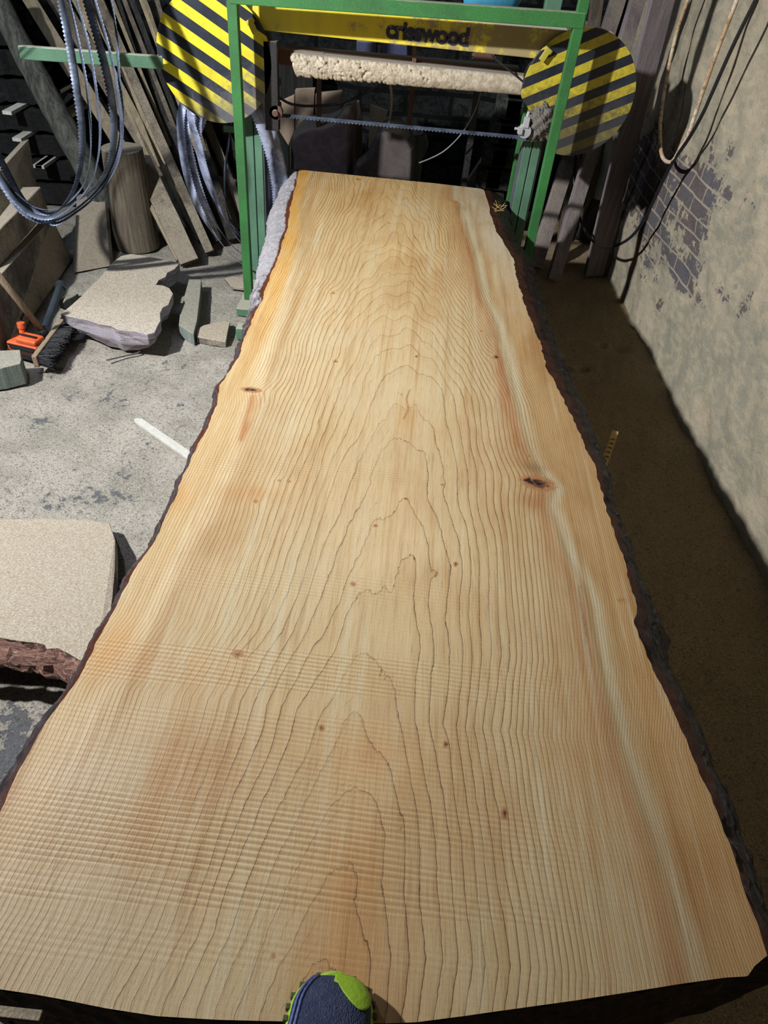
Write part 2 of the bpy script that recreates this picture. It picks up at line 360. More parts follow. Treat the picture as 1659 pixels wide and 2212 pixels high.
    c = t.mix(t.ramp(kn, .12, .5, 0, .75), c, s2l((158, 112, 70)))
    sw = t.math('SINE', t.math('MULTIPLY', kn, 30.0)); c = t.mix(t.math('MULTIPLY', t.ramp(sw, .3, 1.0), t.ramp(kn, .2, .4, 0, .6)), c, s2l((92, 56, 34)))
    c = t.mix(t.ramp(kn, .66, .95, 0, .85), c, s2l((76, 46, 32)))
    c = t.mix(t.ramp(kn, 1.0, 1.15), c, s2l((22, 14, 12)))
    h = t.math('ADD', t.math('MULTIPLY', t.math('MULTIPLY', wv, sm), .5), t.math('MULTIPLY', fib, .5)); h = t.math('ADD', h, t.math('MULTIPLY', t.math('SUBTRACT', 0, late), .25))
    return t.out(c, t.math('SUBTRACT', .62, t.math('MULTIPLY', saw, .1)), t.bump(h, .0014, .75), spec=.35)

# ------------------------------------------------------------------ structure
def grid(name, xs, ys, fn, mat, attrs=None, kind=None, flip=False):
    X, Y = np.meshgrid(xs, ys); P = fn(X, Y); nx, ny = len(xs), len(ys)
    me = bpy.data.meshes.new(name); co = np.stack(P, -1).reshape(-1, 3)
    idx = np.arange(nx*ny).reshape(ny, nx)
    a, b, c, d = idx[:-1, :-1], idx[:-1, 1:], idx[1:, 1:], idx[1:, :-1]
    q = np.stack([a, b, c, d] if not flip else [a, d, c, b], -1).reshape(-1, 4)
    me.vertices.add(len(co)); me.vertices.foreach_set('co', co.astype(np.float32).ravel())
    me.loops.add(q.size); me.loops.foreach_set('vertex_index', q.astype(np.int32).ravel())
    me.polygons.add(len(q)); me.polygons.foreach_set('loop_start', np.arange(0, q.size, 4, dtype=np.int32))
    me.polygons.foreach_set('use_smooth', np.ones(len(q), dtype=bool)); me.update(calc_edges=True)
    for k, v in (attrs or {}).items():
        if v.ndim == 3:
            at_ = me.attributes.new(k, 'FLOAT_COLOR', 'POINT'); at_.data.foreach_set('color', v.reshape(-1, 4).astype(np.float32).ravel())
        else:
            at_ = me.attributes.new(k, 'FLOAT', 'POINT'); at_.data.foreach_set('value', v.astype(np.float32).ravel())
    me.materials.append(mat); o = bpy.data.objects.new(name, me); C.objects.link(o)
    if kind: o['kind'] = kind
    return o
def blob(X, Y, c, rx, ry):
    return np.exp(-(((X-c[0])/rx)**2+((Y-c[1])/ry)**2))

xs = np.linspace(-3.3, 1.62, 330); ys = np.linspace(-1.2, 5.25, 430)
X, Y = np.meshgrid(xs, ys)
patch = 0*X
for px, py, rx, ry, a in ((130, 790, .18, .06, .5), (350, 780, .12, .05, .5), (230, 860, .3, .1, .35), (310, 950, .2, .08, .4), (180, 1060, .2, .07, .5), (60, 900, .12, .06, .4), (215, 1010, .14, .05, .35),
                          (95, 1090, .15, .05, .45), (30, 1600, .12, .08, .9), (60, 1530, .1, .05, .5), (20, 1680, .1, .06, .4), (390, 870, .08, .04, .45), (230, 690, .2, .08, .2)):
    p = onz(px, py); patch += .8*a*blob(X, Y, (p.x, p.y), rx, ry)
warm = np.clip((X-.2)/.4, 0, 1)*.8  # warmer sawdust right of the log, its colour darkened to deepen the log's shadow
def fl(X, Y):
    z = snoise(X, Y, .9, 3, 3)*.008 + snoise(X, Y, 6, 5, 3)*.003 - .012
    for px, py, r in ((1340, 755, .05), (1180, 800, .04), (1260, 790, .03), (1230, 790, .02), (1300, 745, .02)):
        p = onz(px, py); z = z - .03*blob(X, Y, (p.x, p.y), r, r)
    z = z + .05*np.clip((X-.85)/.5, 0, 1)**2*np.clip((Y-2.2)/1.2, 0, 1)
    return X, Y, z
floor = grid('floor', xs, ys, fl, m_floor(), {'patch': patch, 'warm': warm}, 'structure')
# right wall: old plaster over brick, parallel to the log
wy = np.linspace(-1.2, 5.25, 330); wz = np.linspace(-.06, 3.1, 170)
WY, WZ = np.meshgrid(wy, wz); brick = 0*WY - .15
for px, py, ry, rz, a in ((1500, 400, .16, .09, 1.0), (1470, 350, .14, .08, .9), (1530, 440, .1, .07, .8), (1570, 420, .06, .04, .6), (1420, 420, .2, .12, .8), (1400, 480, .2, .1, .7), (1440, 540, .14, .06, .7), (1490, 570, .1, .05, .9), (1460, 590, .12, .05, .9), (1560, 640, .05, .03, .8), (1420, 660, .05, .06, .9),
                          (1600, 660, .05, .07, .9), (1350, 400, .3, .25, .9), (1400, 330, .25, .2, .8), (1450, 450, .3, .12, .7), (1400, 560, .2, .08, .7), (1500, 500, .14, .09, .75), (1470, 610, .16, .05, .8), (1540, 620, .08, .03, .7), (1500, 640, .1, .04, .5), (1540, 370, .14, .07, .7), (1380, 620, .08, .08, .6), (1580, 330, .05, .03, .7), (1600, 430, .03, .04, .8), (1620, 440, .04, .02, .6), (1540, 310, .06, .03, .5)):
    p = onwall(px, py); brick += a*1.0*blob(WY, WZ, (p.y, p.z), ry, rz)
def wr(A, B):
    return wallx(A) + snoise(A, B, .6, 9, 3)*.018 + snoise(A, B, 5, 11, 2)*.004, A, B
wall_r = grid('wall_right', wy, wz, wr, m_wall(), {'brick': np.clip(brick, -.2, 1.1)}, 'structure', flip=True)
mbw = m_backwall()
bx = np.linspace(-3.3, 1.6, 160); bz = np.linspace(-.06, 3.1, 100)
grid('wall_back', bx, bz, lambda A, B: (A, 5.2+snoise(A, B, 1.5, 21, 4)*.03, B), mbw, None, 'structure')
ly = np.linspace(-1.2, 5.25, 60)
grid('wall_left', ly, bz, lambda A, B: (-3.28+snoise(A, B, 1.5, 22, 2)*.01, A, B), mbw, None, 'structure')
grid('wall_front', bx, bz, lambda A, B: (A, -1.18+0*A, B), mbw, None, 'structure', flip=True)
grid('ceiling', bx, ly, lambda A, B: (A, B, 3.05+0*A), M_board_dark, None, 'structure', flip=True)

# ------------------------------------------------------------------ the log with its fresh sawn face
ZT = 0.6
LE = [(645,366),(640,395),(632,425),(625,455),(622,490),(610,525),(600,560),(580,605),(563,650),(545,690),(525,740),(508,785),(490,812),(476,832),(472,860),(462,890),(445,925),(425,965),(405,1010),(385,1055),(360,1110),(335,1160),(300,1220),(262,1290),(228,1350),(200,1410),(170,1460),(130,1520),(90,1580),(50,1650),(20,1710),(0,1760),(-30,1825),(-60,1890),(-90,1960),(-110,2030),(-125,2090)]
RE = [(1045,410),(1055,440),(1062,470),(1072,500),(1092,530),(1110,560),(1113,590),(1125,630),(1145,690),(1165,735),(1180,790),(1210,850),(1235,900),(1265,965),(1288,1010),(1297,1060),(1320,1130),(1345,1200),(1365,1265),(1376,1310),(1374,1325),(1369,1345),(1385,1390),(1420,1460),(1460,1550),(1500,1640),(1540,1730),(1570,1810),(1600,1900),(1630,1980),(1657,2064)]
NE = [(-125,2090),(-60,2120),(0,2137),(75,2148),(140,2160),(230,2178),(340,2195),(470,2203),(600,2206),(720,2209),(830,2211),(900,2208),(1000,2195),(1120,2178),(1250,2160),(1380,2140),(1459,2127),(1565,2112),(1615,2109),(1630,2087),(1657,2064)]
FE = [(645,366),(740,376),(850,387),(950,397),(1035,407),(1045,410)]
def W2(L): return np.array([[p.x, p.y] for p in (onz(a, b, ZT) for a, b in L)])
def resample(P, n, rough=0.0, seed=1):
    d = np.r_[0, np.cumsum(np.hypot(*(P[1:]-P[:-1]).T))]; s = np.linspace(0, d[-1], n)
    x = np.interp(s, d, P[:, 0]); y = np.interp(s, d, P[:, 1])
    if rough:
        k = np.array([1, 3, 6, 3, 1.])/14; xe = np.r_[[x[0]]*2, x, [x[-1]]*2]; xs_ = np.convolve(xe, k, 'valid'); x[2:-2] = xs_[2:-2]
        e = np.sin(np.linspace(0, PI, n))**.3; x = x+e*rough*snoise(y, 0*y, 9, seed, 3)
    return np.stack([x, y], -1)
NU, NV = 250, 800
Lc = resample(W2(LE)[::-1], NV, .003, 2); Rc = resample(W2(RE)[::-1], NV, .003, 4); Nc = resample(W2(NE), NU); Fc = resample(W2(FE), NU)
u = np.linspace(0, 1, NU)[None, :, None]; v = np.linspace(0, 1, NV)[:, None, None]
S = (1-u)*Lc[:, None] + u*Rc[:, None] + (1-v)*Nc[None] + v*Fc[None] - ((1-u)*(1-v)*Nc[0]+u*(1-v)*Nc[-1]+(1-u)*v*Fc[0]+u*v*Fc[-1])
SX, SY = S[..., 0], S[..., 1]
def line_x(pts, Yv): P = W2(pts); o = np.argsort(P[:, 1]); return np.interp(Yv, P[o, 1], P[o, 0])
def yw(py, px=829): return onz(px, py, ZT).y
# growth rings: distance from a pith that dives below the sawn face
xc = line_x([(700,2212),(745,2050),(770,1795),(780,1545),(835,1390),(865,1200),(885,1000),(888,850),(880,740),(868,640),(860,540),(850,450),(830,380)], SY)
tab = [(2212,.3),(2050,1.0),(1925,1.6),(1795,2.3),(1700,3),(1545,4),(1385,5),(1200,6),(1010,7.3),(830,9),(760,10.3),(700,12),(650,14),(600,16),(560,18),(520,19.6),(450,22),(380,25)]
ty = np.array([yw(a) for a, _ in tab]); tp = np.array([b for _, b in tab])
A = np.interp(SY, ty, tp)
rr = np.linspace(0, 1.6, 800); dens = 1/np.interp(rr, [0, .1, .25, .36, .5, 1.6], [.026, .024, .0165, .0090, .0052, .0045]); H = np.r_[0, np.cumsum(dens[1:]*(rr[1]-rr[0]))]
h0 = .03; base = np.interp(h0, rr, H)
d = np.interp(A+base, H, rr)
wx = SX + .012*snoise(SX*1.0, SY, .9, 31, 3)
wd = d + .004*snoise(SX*3, SY, 2.5, 33, 2)
r = np.sqrt((wx-xc)**2*np.where(wx > xc, 1.15, .8) + wd**2)
KN = [(1162,1044,.047,.029,1.0,-.15),(1072,771,.012,.016,.9,0),(543,842,.030,.015,1.0,0),(775,387,.014,.016,.8,0),(740,378,.010,.010,.7,0),(725,781,.008,.008,.75,0),(720,633,.008,.010,.7,0),(900,770,.006,.008,.9,0),(515,1412,.013,.010,.75,0),(553,1083,.007,.008,.8,0),
      (625,1040,.005,.005,.8,0),(603,1038,.005,.005,.7,0),(957,1047,.006,.006,.8,0),(811,1136,.006,.006,.7,0),(984,1218,.005,.009,.9,0),(943,1240,.004,.009,.7,0),(762,1262,.007,.007,.8,0),(695,1572,.006,.007,.85,0),(963,1608,.005,.007,.95,0),(1090,1758,.006,.011,1.05,0),
      (1345,1298,.016,.012,.35,0),(985,437,.014,.02,.6,0),(1143,985,.006,.004,.9,0),(690,910,.004,.005,.7,0),(242,1850,.002,.003,1.,0),(866,1790,.002,.003,.8,0),(1040,715,.006,.008,.6,0),(590,2065,.005,.004,.7,0)]
knot = 0*SX; bumpk = 0*SX
for px, py, rx, ry, a, tl in KN:
    p = onz(px, py, ZT); ct, st = math.cos(tl), math.sin(tl); dx = (SX-p.x)*ct+(SY-p.y)*st; dy = -(SX-p.x)*st+(SY-p.y)*ct
    q = np.sqrt((dx/rx)**2+(dy/ry)**2)
    knot = np.maximum(knot, a*np.clip(1.18-q**1.4*.85, 0, 1.2))
    s = 1 if p.x > 0 else -1
    bumpk += 1.0*max(rx, ry)*np.exp(-(dx/(rx*2.2))**2-(dy/(ry*3.2))**2)
p = onz(1140, 1038, ZT); knot += .5*blob(SX, SY, (p.x, p.y), .010, .009)
ring = np.interp(r-bumpk*.55, rr, H)
def fgrad(f):
    dU = np.gradient(f, axis=1); dV = np.gradient(f, axis=0); xu, xv = np.gradient(SX, axis=1), np.gradient(SX, axis=0); yu, yv = np.gradient(SY, axis=1), np.gradient(SY, axis=0)
    det = xu*yv-xv*yu; return np.hypot((dU*yv-dV*yu)/det, (dV*xu-dU*xv)/det)
grad = np.clip(fgrad(ring), 4, 400)

# tints (srgb) in the slab's own plane
def col(c): return np.array(s2l(c)[:3])
T = np.ones((NV, NU, 3))*col((210, 186, 144))
def blend(mask, c): 
    global T
    m = np.clip(mask, 0, 1)[..., None]; T = T*(1-m)+col(c)*m
def band(pts, w0, w1, side=0, soft=1.0):
    s = SX - line_x(pts, SY)
    if side == 0: return np.exp(-(s/w0)**2)
    if side > 0: return (1/(1+np.exp(-s/(w1*.12))))*np.exp(-np.clip(s, 0, None)**2/w0**2)
    return (1/(1+np.exp(s/(w1*.12))))*np.exp(-np.clip(s, None, 0)**2/w0**2)
RB = [(975,430),(990,440),(1005,490),(1025,560),(1040,640),(1068,700),(1085,760),(1100,820),(1120,900),(1135,960),(1152,1005),(1190,1050),(1180,1090),(1195,1130),(1215,1190),(1250,1260),(1268,1310),(1282,1400),(1300,1480),(1322,1560),(1345,1650),(1375,1740),(1405,1830),(1435,1920),(1462,2010),(1482,2080),(1492,2125)]
LB = [(680,368),(652,440),(656,500),(640,580),(605,700),(575,790),(560,870),(525,960),(490,1040),(430,1150),(335,1330),(255,1470),(150,1650),(50,1850),(0,1950),(-60,2100)]
el = SX - line_x(LE, SY); er = line_x(RE, SY) - SX
far = np.clip((SY-1.5)/1.4, 0, 1)
sR = SX - line_x(RB, SY); sL = SX - line_x(LB, SY)
blend(np.clip(-sL/.03, 0, 1)*(.2+.75*far), (228, 180, 104))
blend(np.clip(-sL/.03, 0, 1)*far**2*np.exp(-(el/.10)**2)*1.0, (224, 166, 66))
blend(np.clip(sR/.03, 0, 1)*.6, (206, 160, 104))
blend(np.clip(sR/.02, 0, 1)*far**3*.9*np.exp(-(er/.10)**2), (226, 220, 200))
blend(.5*np.clip((SY-1.9)/1.5, 0, 1)*(1-np.clip(sR/.02, 0, 1)), (212, 166, 98))
blend(band(RB, .05, .05, -1)*.55, (186, 130, 84))
blend(np.exp(-((sR+.012)/.010)**2)*.55*np.clip(.6+.5*snoise(SY*1.0, 0*SX, 2, 77, 2), 0, 1), (150, 86, 48))
blend(np.exp(-((sR-.022)/.014)**2)*.7*np.clip(.9+.25*snoise(SX*9, SY, 2.5, 91, 2), 0, 1), (216, 212, 184))
blend(np.exp(-((sR-.006)/.006)**2)*.5, (160, 146, 112))
blend(np.exp(-((sR-.05)/.014)**2)*.35, (180, 150, 104))
blend(np.exp(-((sL)/.014)**2)*.5*far, (178, 142, 88)); blend(np.exp(-((sL+.01)/.02)**2)*.8*(1-far), (230, 208, 168)); blend(np.exp(-((sL-.03)/.02)**2)*.3, (176, 138, 88))
blend(band(RE, .035, .035, -1)*.25, (190, 140, 84))
for px, py, rx, ry, c, a in ((400,1700,.10,.14,(178,128,76),.6),(230,1860,.10,.1,(196,150,98),.4),(320,1450,.12,.05,(196,146,88),.4),(1250,1600,.07,.25,(196,150,98),.35),(540,1065,.07,.03,(200,142,84),.5),(380,1075,.05,.04,(214,158,88),.55),(230,1400,.05,.06,(216,160,88),.5),(1520,1900,.08,.15,(186,140,88),.6),
                              (770,1620,.08,.06,(208,152,92),.5),(740,2080,.05,.14,(204,146,84),.6),(730,1850,.06,.1,(208,152,90),.5),(880,900,.03,.06,(206,156,96),.4),(1150,1085,.035,.03,(176,120,78),.7),(1150,1010,.03,.02,(150,128,96),.6),(550,870,.02,.05,(196,140,84),.7),(535,920,.012,.08,(190,132,80),.7),(1072,800,.008,.05,(190,132,84),.6),(1098,850,.008,.03,(176,108,60),.6),
                              (100,1700,.12,.12,(232,208,178),.5),(40,2020,.12,.1,(222,204,178),.5),(200,2060,.1,.1,(206,190,156),.5),(800,420,.3,.05,(206,170,112),.45),(1000,450,.03,.05,(170,148,104),.6),(850,1200,.16,.22,(232,204,160),.5),(1250,1130,.03,.04,(226,190,140),.5),(870,540,.08,.08,(226,196,146),.5)):
    p = onz(px, py, ZT); blend(a*blob(SX, SY, (p.x, p.y), rx, ry)*np.clip(1+.35*snoise(SX, SY, 5, px, 2), 0, 1.3), c)
# the worm-shaped streak and short resin cracks
for pts, wd_, c, a in (([(885,842),(878,862),(882,885),(872,905)], .0025, (150,98,50), .8), ([(545,855),(540,880),(530,910),(520,950)], .006, (186,120,66), .7), ([(1250,1265),(1252,1300),(1262,1350),(1266,1390)], .002, (96,52,28), .9), ([(1120,960),(1100,900),(1085,850),(1078,800)], .012, (190,130,86), .5)):
    P = W2(pts); m = 0*SX
    for i in range(len(P)-1):
        ab = P[i+1]-P[i]; tt = np.clip(((SX-P[i][0])*ab[0]+(SY-P[i][1])*ab[1])/(ab@ab), 0, 1)
        m = np.maximum(m, np.exp(-((SX-P[i][0]-tt*ab[0])**2+(SY-P[i][1]-tt*ab[1])**2)/wd_**2))
    blend(m*a, c)
saw = .06+0*SX
for py0, py1, a in ((1745, 1905, 1.0), (1925, 1985, .9), (1425, 1505, .75), (1560, 1625, .45), (1015, 1045, .35), (2000, 2110, .3), (1250, 1300, .25), (1640, 1735, .5)):
    ya, yb = yw(py0), yw(py1); c0, hw = (ya+yb)/2, abs(ya-yb)/2; saw = np.maximum(saw, a*np.clip((1.15-np.abs(SY-.05*SX-c0)/hw)*5, 0, 1)*np.clip(.85-1.9*(SX-.0), .0, 1)*np.clip(.45+2.2*(SX+.62), .3, 1))
T = T*np.array([.75, .755, .725]); gl_ = T.mean(-1, keepdims=True); T = gl_+(T-gl_)*1.0
tint = np.concatenate([T, np.ones((NV, NU, 1))], -1)
log = thing('log', (.0, 1.9, 0.0), 'big halved log with freshly sawn pale wood face and dark bark edges on saw bed', 'log')
sf = grid('sawn_face', np.arange(NU), np.arange(NV), lambda a, b: (SX-log.location.x, SY-log.location.y, ZT+.0004*snoise(SX, SY, 4, 8, 2)), m_slab(), {'ring': ring, 'tint': tint, 'saw': saw, 'knot': knot, 'grad': grad})
sf.parent = log; sf['label'] = 'smooth golden sawn face with arched grain'
# bark: a half round hull hung from the edge of the face
def hull_side(edge, side, name, mat):
    n = 900; E = resample(edge, n); K = 56
    YB_ = [yw(q) for q in ((2200, 1700, 1500, 1380, 1200, 1010, 850, 780, 650, 560, 410) if side > 0 else (2200, 1500, 1000, 800, 710, 640, 560, 470, 366))]
    BV = (.042, .046, .054, .06, .05, .042, .062, .075, .075, .085, .10) if side > 0 else (.026, .024, .019, .017, .024, .048, .072, .076, .06)
    bulge = np.interp(E[:, 1], YB_, BV)
    V = []; inner = []; grey = []
    prof = np.array([(0, 0), (.30, -.004), (.62, -.011), (.9, -.022), (1.12, -.042), (1.25, -.075), (1.3, -.13), (1.15, -.22), (.6, -.33), (-.6, -.42), (-2.4, -.47)])
    tt = np.linspace(0, 1, K)**1.25*(len(prof)-1); pu = np.interp(tt, range(len(prof)), prof[:, 0]); pz = np.interp(tt, range(len(prof)), prof[:, 1])
    EY = E[:, 1][:, None]+0*pu[None]; QZ = 0*EY+pz[None]
    nz = snoise(EY, QZ*2.5, 1.7, 51+side, 3)*.005 + snoise(EY*.7, QZ*1.5, 9, 53+side, 3)*.0022 + np.abs(snoise(EY*.9, QZ*2.4, 23, 57+side, 2))*.003
    amp = np.clip(np.arange(K)/5, 0, 1)[None]
    PX = E[:, 0][:, None] + side*(bulge[:, None]*pu[None] + nz*amp)
    if side > 0:
        p = onz(1374, 1335, ZT); PX = PX + .03*np.exp(-((EY-p.y)/.05)**2-((QZ+.09)/.06)**2)*amp
    PZ = ZT + QZ + .004*snoise(EY, QZ, 7, 56, 2)*amp*np.clip(np.arange(K)/8, 0, 1)[None]
    vv = np.stack([PX, EY, PZ], -1)
    inn = np.clip(1.25-np.arange(K)/(7 if side < 0 else 13), 0, 1)[None]+0*PX
    gr = (np.clip((EY-1.9)/.9, 0, 1)*1.0+.25 if side < 0 else 0*EY+.06)*np.clip(np.arange(K)/6, 0, 1)[None]
    o = grid(name, np.arange(K), np.arange(n), lambda a, b: (vv[..., 0]-log.location.x, vv[..., 1]-log.location.y, vv[..., 2]), mat, {'inner': inn, 'grey': gr}, flip=(side > 0))
    o.parent = log; return vv
M_barkL = m_bark('bark_left', (48, 38, 40), (84, 70, 70), (176, 172, 176), .5); M_barkR = m_bark('bark_right', (14, 10, 10), (44, 27, 20), (52, 44, 40), .28)
HL = hull_side(Lc, -1, 'bark', M_barkL); HR = hull_side(Rc, 1, 'bark', M_barkR)
M_end = m_oldwood('log_end_wood', (52, 40, 30), (96, 76, 54), dustlo=.6, grain=(30, 30, 30), amount=.3)
def end_face(row_l, row_r, edge, nm):
    mb = MB(); E = [(a, b) for a, b in edge[::4]]; zs = np.linspace(ZT-.0015, .135, 12); vs_ = []; fs_ = []
    for x, y in E:
        for k, z in enumerate(zs): vs_.append(Vector((x, y+(.004 if y < 2 else -.004)*min(1, k)+.003*math.sin(x*90+z*70), z)))
    m = len(zs); fs_ = [(i*m+k, i*m+k+1, (i+1)*m+k+1, (i+1)*m+k) for i in range(len(E)-1) for k in range(m-1)]; mb.add(vs_, fs_)
    for row, c in ((row_l, E[0]), (row_r, E[-1])):
        R_ = [Vector(q) for q in row]; R_ = [q for q in R_ if q.z > .13]; L_ = [Vector((c[0], c[1], min(q.z, ZT-.002))) for q in R_]
        k = len(R_); mb.add(R_+L_, [(i, i+1, k+i+1, k+i) for i in range(k-1)])
    return mb.obj(nm, M_end, log)
end_face(HL[0], HR[0], Nc, 'end_face'); end_face(HL[-1], HR[-1], Fc, 'end_face')
mb = MB(); n = len(HL); vb = [Vector(HL[i, -1]) for i in range(0, n, 10)]+[Vector(HL[-1, -1])]; vr = [Vector(HR[i, -1]) for i in range(0, n, 10)]+[Vector(HR[-1, -1])]; k = len(vb)
mb.add(vb+vr, [(i, i+1, k+i+1, k+i) for i in range(k-1)]); mb.obj('underside', M_barkR, log)
# splinter tuft on the right bark at the far end
mb = MB()
pb = HR[int(n*.93), 8]
for i in range(14):
    a = Vector(pb)+Vector((random.uniform(-.01, .03), random.uniform(-.05, .03), random.uniform(0, .01))); mb.tube([a, a+Vector((random.uniform(-.03, .05), random.uniform(-.05, .04), random.uniform(.0, .03)))], .0009, 4)
mb.obj('bark_fibres', M_yellowstick, log)

# ------------------------------------------------------------------ saw bed under the log
bed = thing('saw_bed', (.08, 1.9, 0), 'green steel bed with cross beams carrying the big halved log', 'machine bed')
for yb in (.55, 1.45, 2.35, 3.25):
    mb = MB(); mb.box((.05, yb, .075), (.34, .04, .045)); mb.obj('cross_beam', M_green_dusty, bed, bevel=.004)
for xb in (-.25, .35):
    mb = MB(); mb.box((xb, 1.9, .014), (.03, 1.6, .016)); mb.obj('rail', M_steel, bed, bevel=.003)

# ------------------------------------------------------------------ band saw mill
YF, YB = 3.30, 3.45
mill = thing('bandsaw_mill', (-.12, 3.4, 0), 'green framed band saw mill with yellow beam and striped round wheel covers', 'band saw mill')
def post(px, py, Yp, w, d, mat, ztop, name='post', zb=0.0, dy=0):
    p = at(px, py, Yp); mb = MB(); mb.box((p.x, Yp+dy, (ztop+zb)/2), (w/2, d/2, (ztop-zb)/2)); return mb.obj(name, mat, mill, bevel=.003), p.x
_, xl = post(519, 300, YF, .041, .04, M_green, 1.75); _, xr = post(1205, 255, YF, .041, .04, M_green, 1.75)
# twin slotted columns and the second pair of posts behind
for px, py in ((551, 300), (1131, 400)):
    c = at(px, py, 3.55); mb = MB()
    for sx in (-1, 1): mb.box((c.x+sx*.0205, 3.55, .66), (.0185, .03, .66))
    o = mb.obj('slotted_column', M_green_dusty, mill, bevel=.003)
    mb = MB()
    for sx in (-1, 1): mb.box((c.x+sx*.0425, 3.56, .66), (.0025, .034, .66))
    mb.obj('column_flange', M_steel, mill)
post(583, 330, 3.66, .034, .034, M_green, 1.3, 'rear_post'); post(1107, 400, 3.66, .034, .034, M_green, 1.3, 'rear_post')
for px, py in ((541, 655), (1125, 560)):
    c = onz(px, py, 0); mb = MB(); mb.box((xl if px < 800 else xr, 3.42, .02), (.04, .24, .02)); mb.obj('foot_plate', M_green_dusty, mill, bevel=.003)
mb = MB(); a = at(484, 276, 3.6); b = at(560, 284, 3.6); mb.beam(a, b, .03, .03, (0, 0, 1)); mb.obj('side_bar', M_green_dusty, mill, bevel=.002)
mb = MB(); a = at(498, -10, 3.30); b = at(1262, 44, 3.30); mb.beam(a, b, .05, .045, (0, 0, 1)); mb.obj('top_bar', M_green, mill, bevel=.003)
mb = MB(); a = at(42, 112, 3.18); b = at(352, 135, 3.36); mb.beam(a, b, .047, .03, (0, 0, 1)); arm = mb.obj('guard_arm', M_green_dusty, mill, bevel=.003)
p = at(1192, 20, 3.75); mb = MB(); mb.box((p.x, 3.75, 1.2), (.035, .03, .4)); mb.obj('rear_post', M_green_dusty, mill, bevel=.003)
# yellow cross beam
def m_beam():
    t = NT('dusty_yellow_paint'); v = t.coord(); sp = t.new('ShaderNodeSeparateXYZ'); t.l.new(v, sp.inputs[0]); n = t.noise(v, 16, 6, .7); f = t.noise(v, 240, 3, .7); st = t.noise(t.coord((5, 5, 1)), 1, 4)
    c = t.mix(t.ramp(st, .4, .6), s2l((222, 202, 48)), s2l((200, 184, 56)))
    k = t.math('ADD', t.math('MULTIPLY', t.math('SUBTRACT', n, .5), 2.4), t.math('ADD', t.math('MULTIPLY', st, 1.1), t.ramp(sp.outputs[0], -.45, .55, -.5, .32)))
    c = t.mix(t.math('MULTIPLY', t.ramp(k, .30, .75), .88), c, s2l((140, 126, 96)))
    c = t.mix(t.ramp(t.normz(), .5, .8), c, s2l((202, 192, 176))); c = t.mix(t.ramp(f, .6, .75, 0, .4), c, s2l((120, 106, 74)))
    return t.out(c, .7, t.bump(f, .001, .5))
tl, bl, tr, br = at(545, 0, YB), at(545, 63.5, YB), at(1330, 76, YB), at(1330, 145, YB)
mb = MB(); mb.prism([tl, tr, br, bl], [q+Vector((0, .10, 0)) for q in (tl, tr, br, bl)]); beam = mb.obj('cross_beam', m_beam(), mill, bevel=.004)
beam['label'] = 'dusty yellow cross beam with dark lettering'
# lettering
cu = bpy.data.curves.new('lettering_curve', 'FONT'); cu.body = 'crisswood'; cu.size = .1; cu.extrude = .001; cu.offset = .0042; cu.space_character = .93
to = bpy.data.objects.new('lettering_tmp', cu); C.objects.link(to); bpy.context.view_layer.update()
me = bpy.data.meshes.new_from_object(to.evaluated_get(bpy.context.evaluated_depsgraph_get())); C.objects.unlink(to); bpy.data.objects.remove(to)
p0 = at(833, 80, YB-.002); p1 = at(1011, 99, YB-.002); L0 = np.zeros(len(me.vertices)*3); me.vertices.foreach_get('co', L0); L0 = L0.reshape(-1, 3)
wid = L0[:, 0].max()-L0[:, 0].min(); sx = (p1-p0).length/wid; sz = (.062/.073); ex = (p1-p0).normalized()
for vt in me.vertices:
    q = p0 + ex*((vt.co.x-L0[:, 0].min())*sx) + Vector((0, 0, 1))*(vt.co.y*sz) + Vector((0, -vt.co.z, 0)); vt.co = q-mill.location
t_ = NT('worn_lettering'); v_ = t_.coord(); c_ = t_.mix(t_.ramp(t_.noise(v_, 45, 6, .75), .54, .64, 0, .55), s2l((38, 42, 72)), s2l((166, 150, 104))); M_lt = t_.out(c_, .7)
me.materials.clear(); me.materials.append(M_lt); lt = bpy.data.objects.new('lettering', me); C.objects.link(lt); lt.parent = beam
# crust covered lower bar
a0, a1, a2, a3 = at(627, 114, 3.5), at(1136, 165, 3.5), at(1136, 207, 3.5), at(641, 158, 3.5)
nu, nv = 420, 44; U, Vv = np.meshgrid(np.linspace(0, 1, nu), np.linspace(0, 1, nv))
def crust(U, Vv):
    a = np.array([a0, a1, a2, a3]); P = (a[0]*(1-U[..., None])+a[1]*U[..., None])*(1-Vv[..., None])+(a[3]*(1-U[..., None])+a[2]*U[..., None])*Vv[..., None]
    rng = np.random.RandomState(5); amp = np.clip(1.15-U*1.25, .02, 1)
    lump = 0*U
    for k in range(1500):
        cu_, cv_ = rng.rand(), rng.rand()**.8; rad = rng.uniform(.006, .012); i0 = int(cu_*nu); s = slice(max(0, i0-12), i0+13)
        dd = ((U[:, s]-cu_)*.97/rad)**2+((Vv[:, s]-cv_)*.075/rad*1.0)**2; lump[:, s] = np.maximum(lump[:, s], np.sqrt(np.clip(1-dd, 0, 1)))
    P[..., 1] -= lump*.016*amp + .02*np.sin(Vv*PI)**.5
    P[..., 2] -= (Vv**5)*lump*.012*amp
    return P
CP = crust(U, Vv); mp_ = np.array(mill.location)
t_ = NT('caked_sawdust'); v_ = t_.coord(); f_ = t_.noise(v_, 200, 3, .7); m_ = t_.noise(v_, 40, 4, .7); c_ = t_.mix(t_.ramp(m_, .3, .7), s2l((196, 184, 164)), s2l((150, 138, 120)))
M_crust = t_.out(c_, .95, t_.bump(f_, .003, .7), spec=.1)
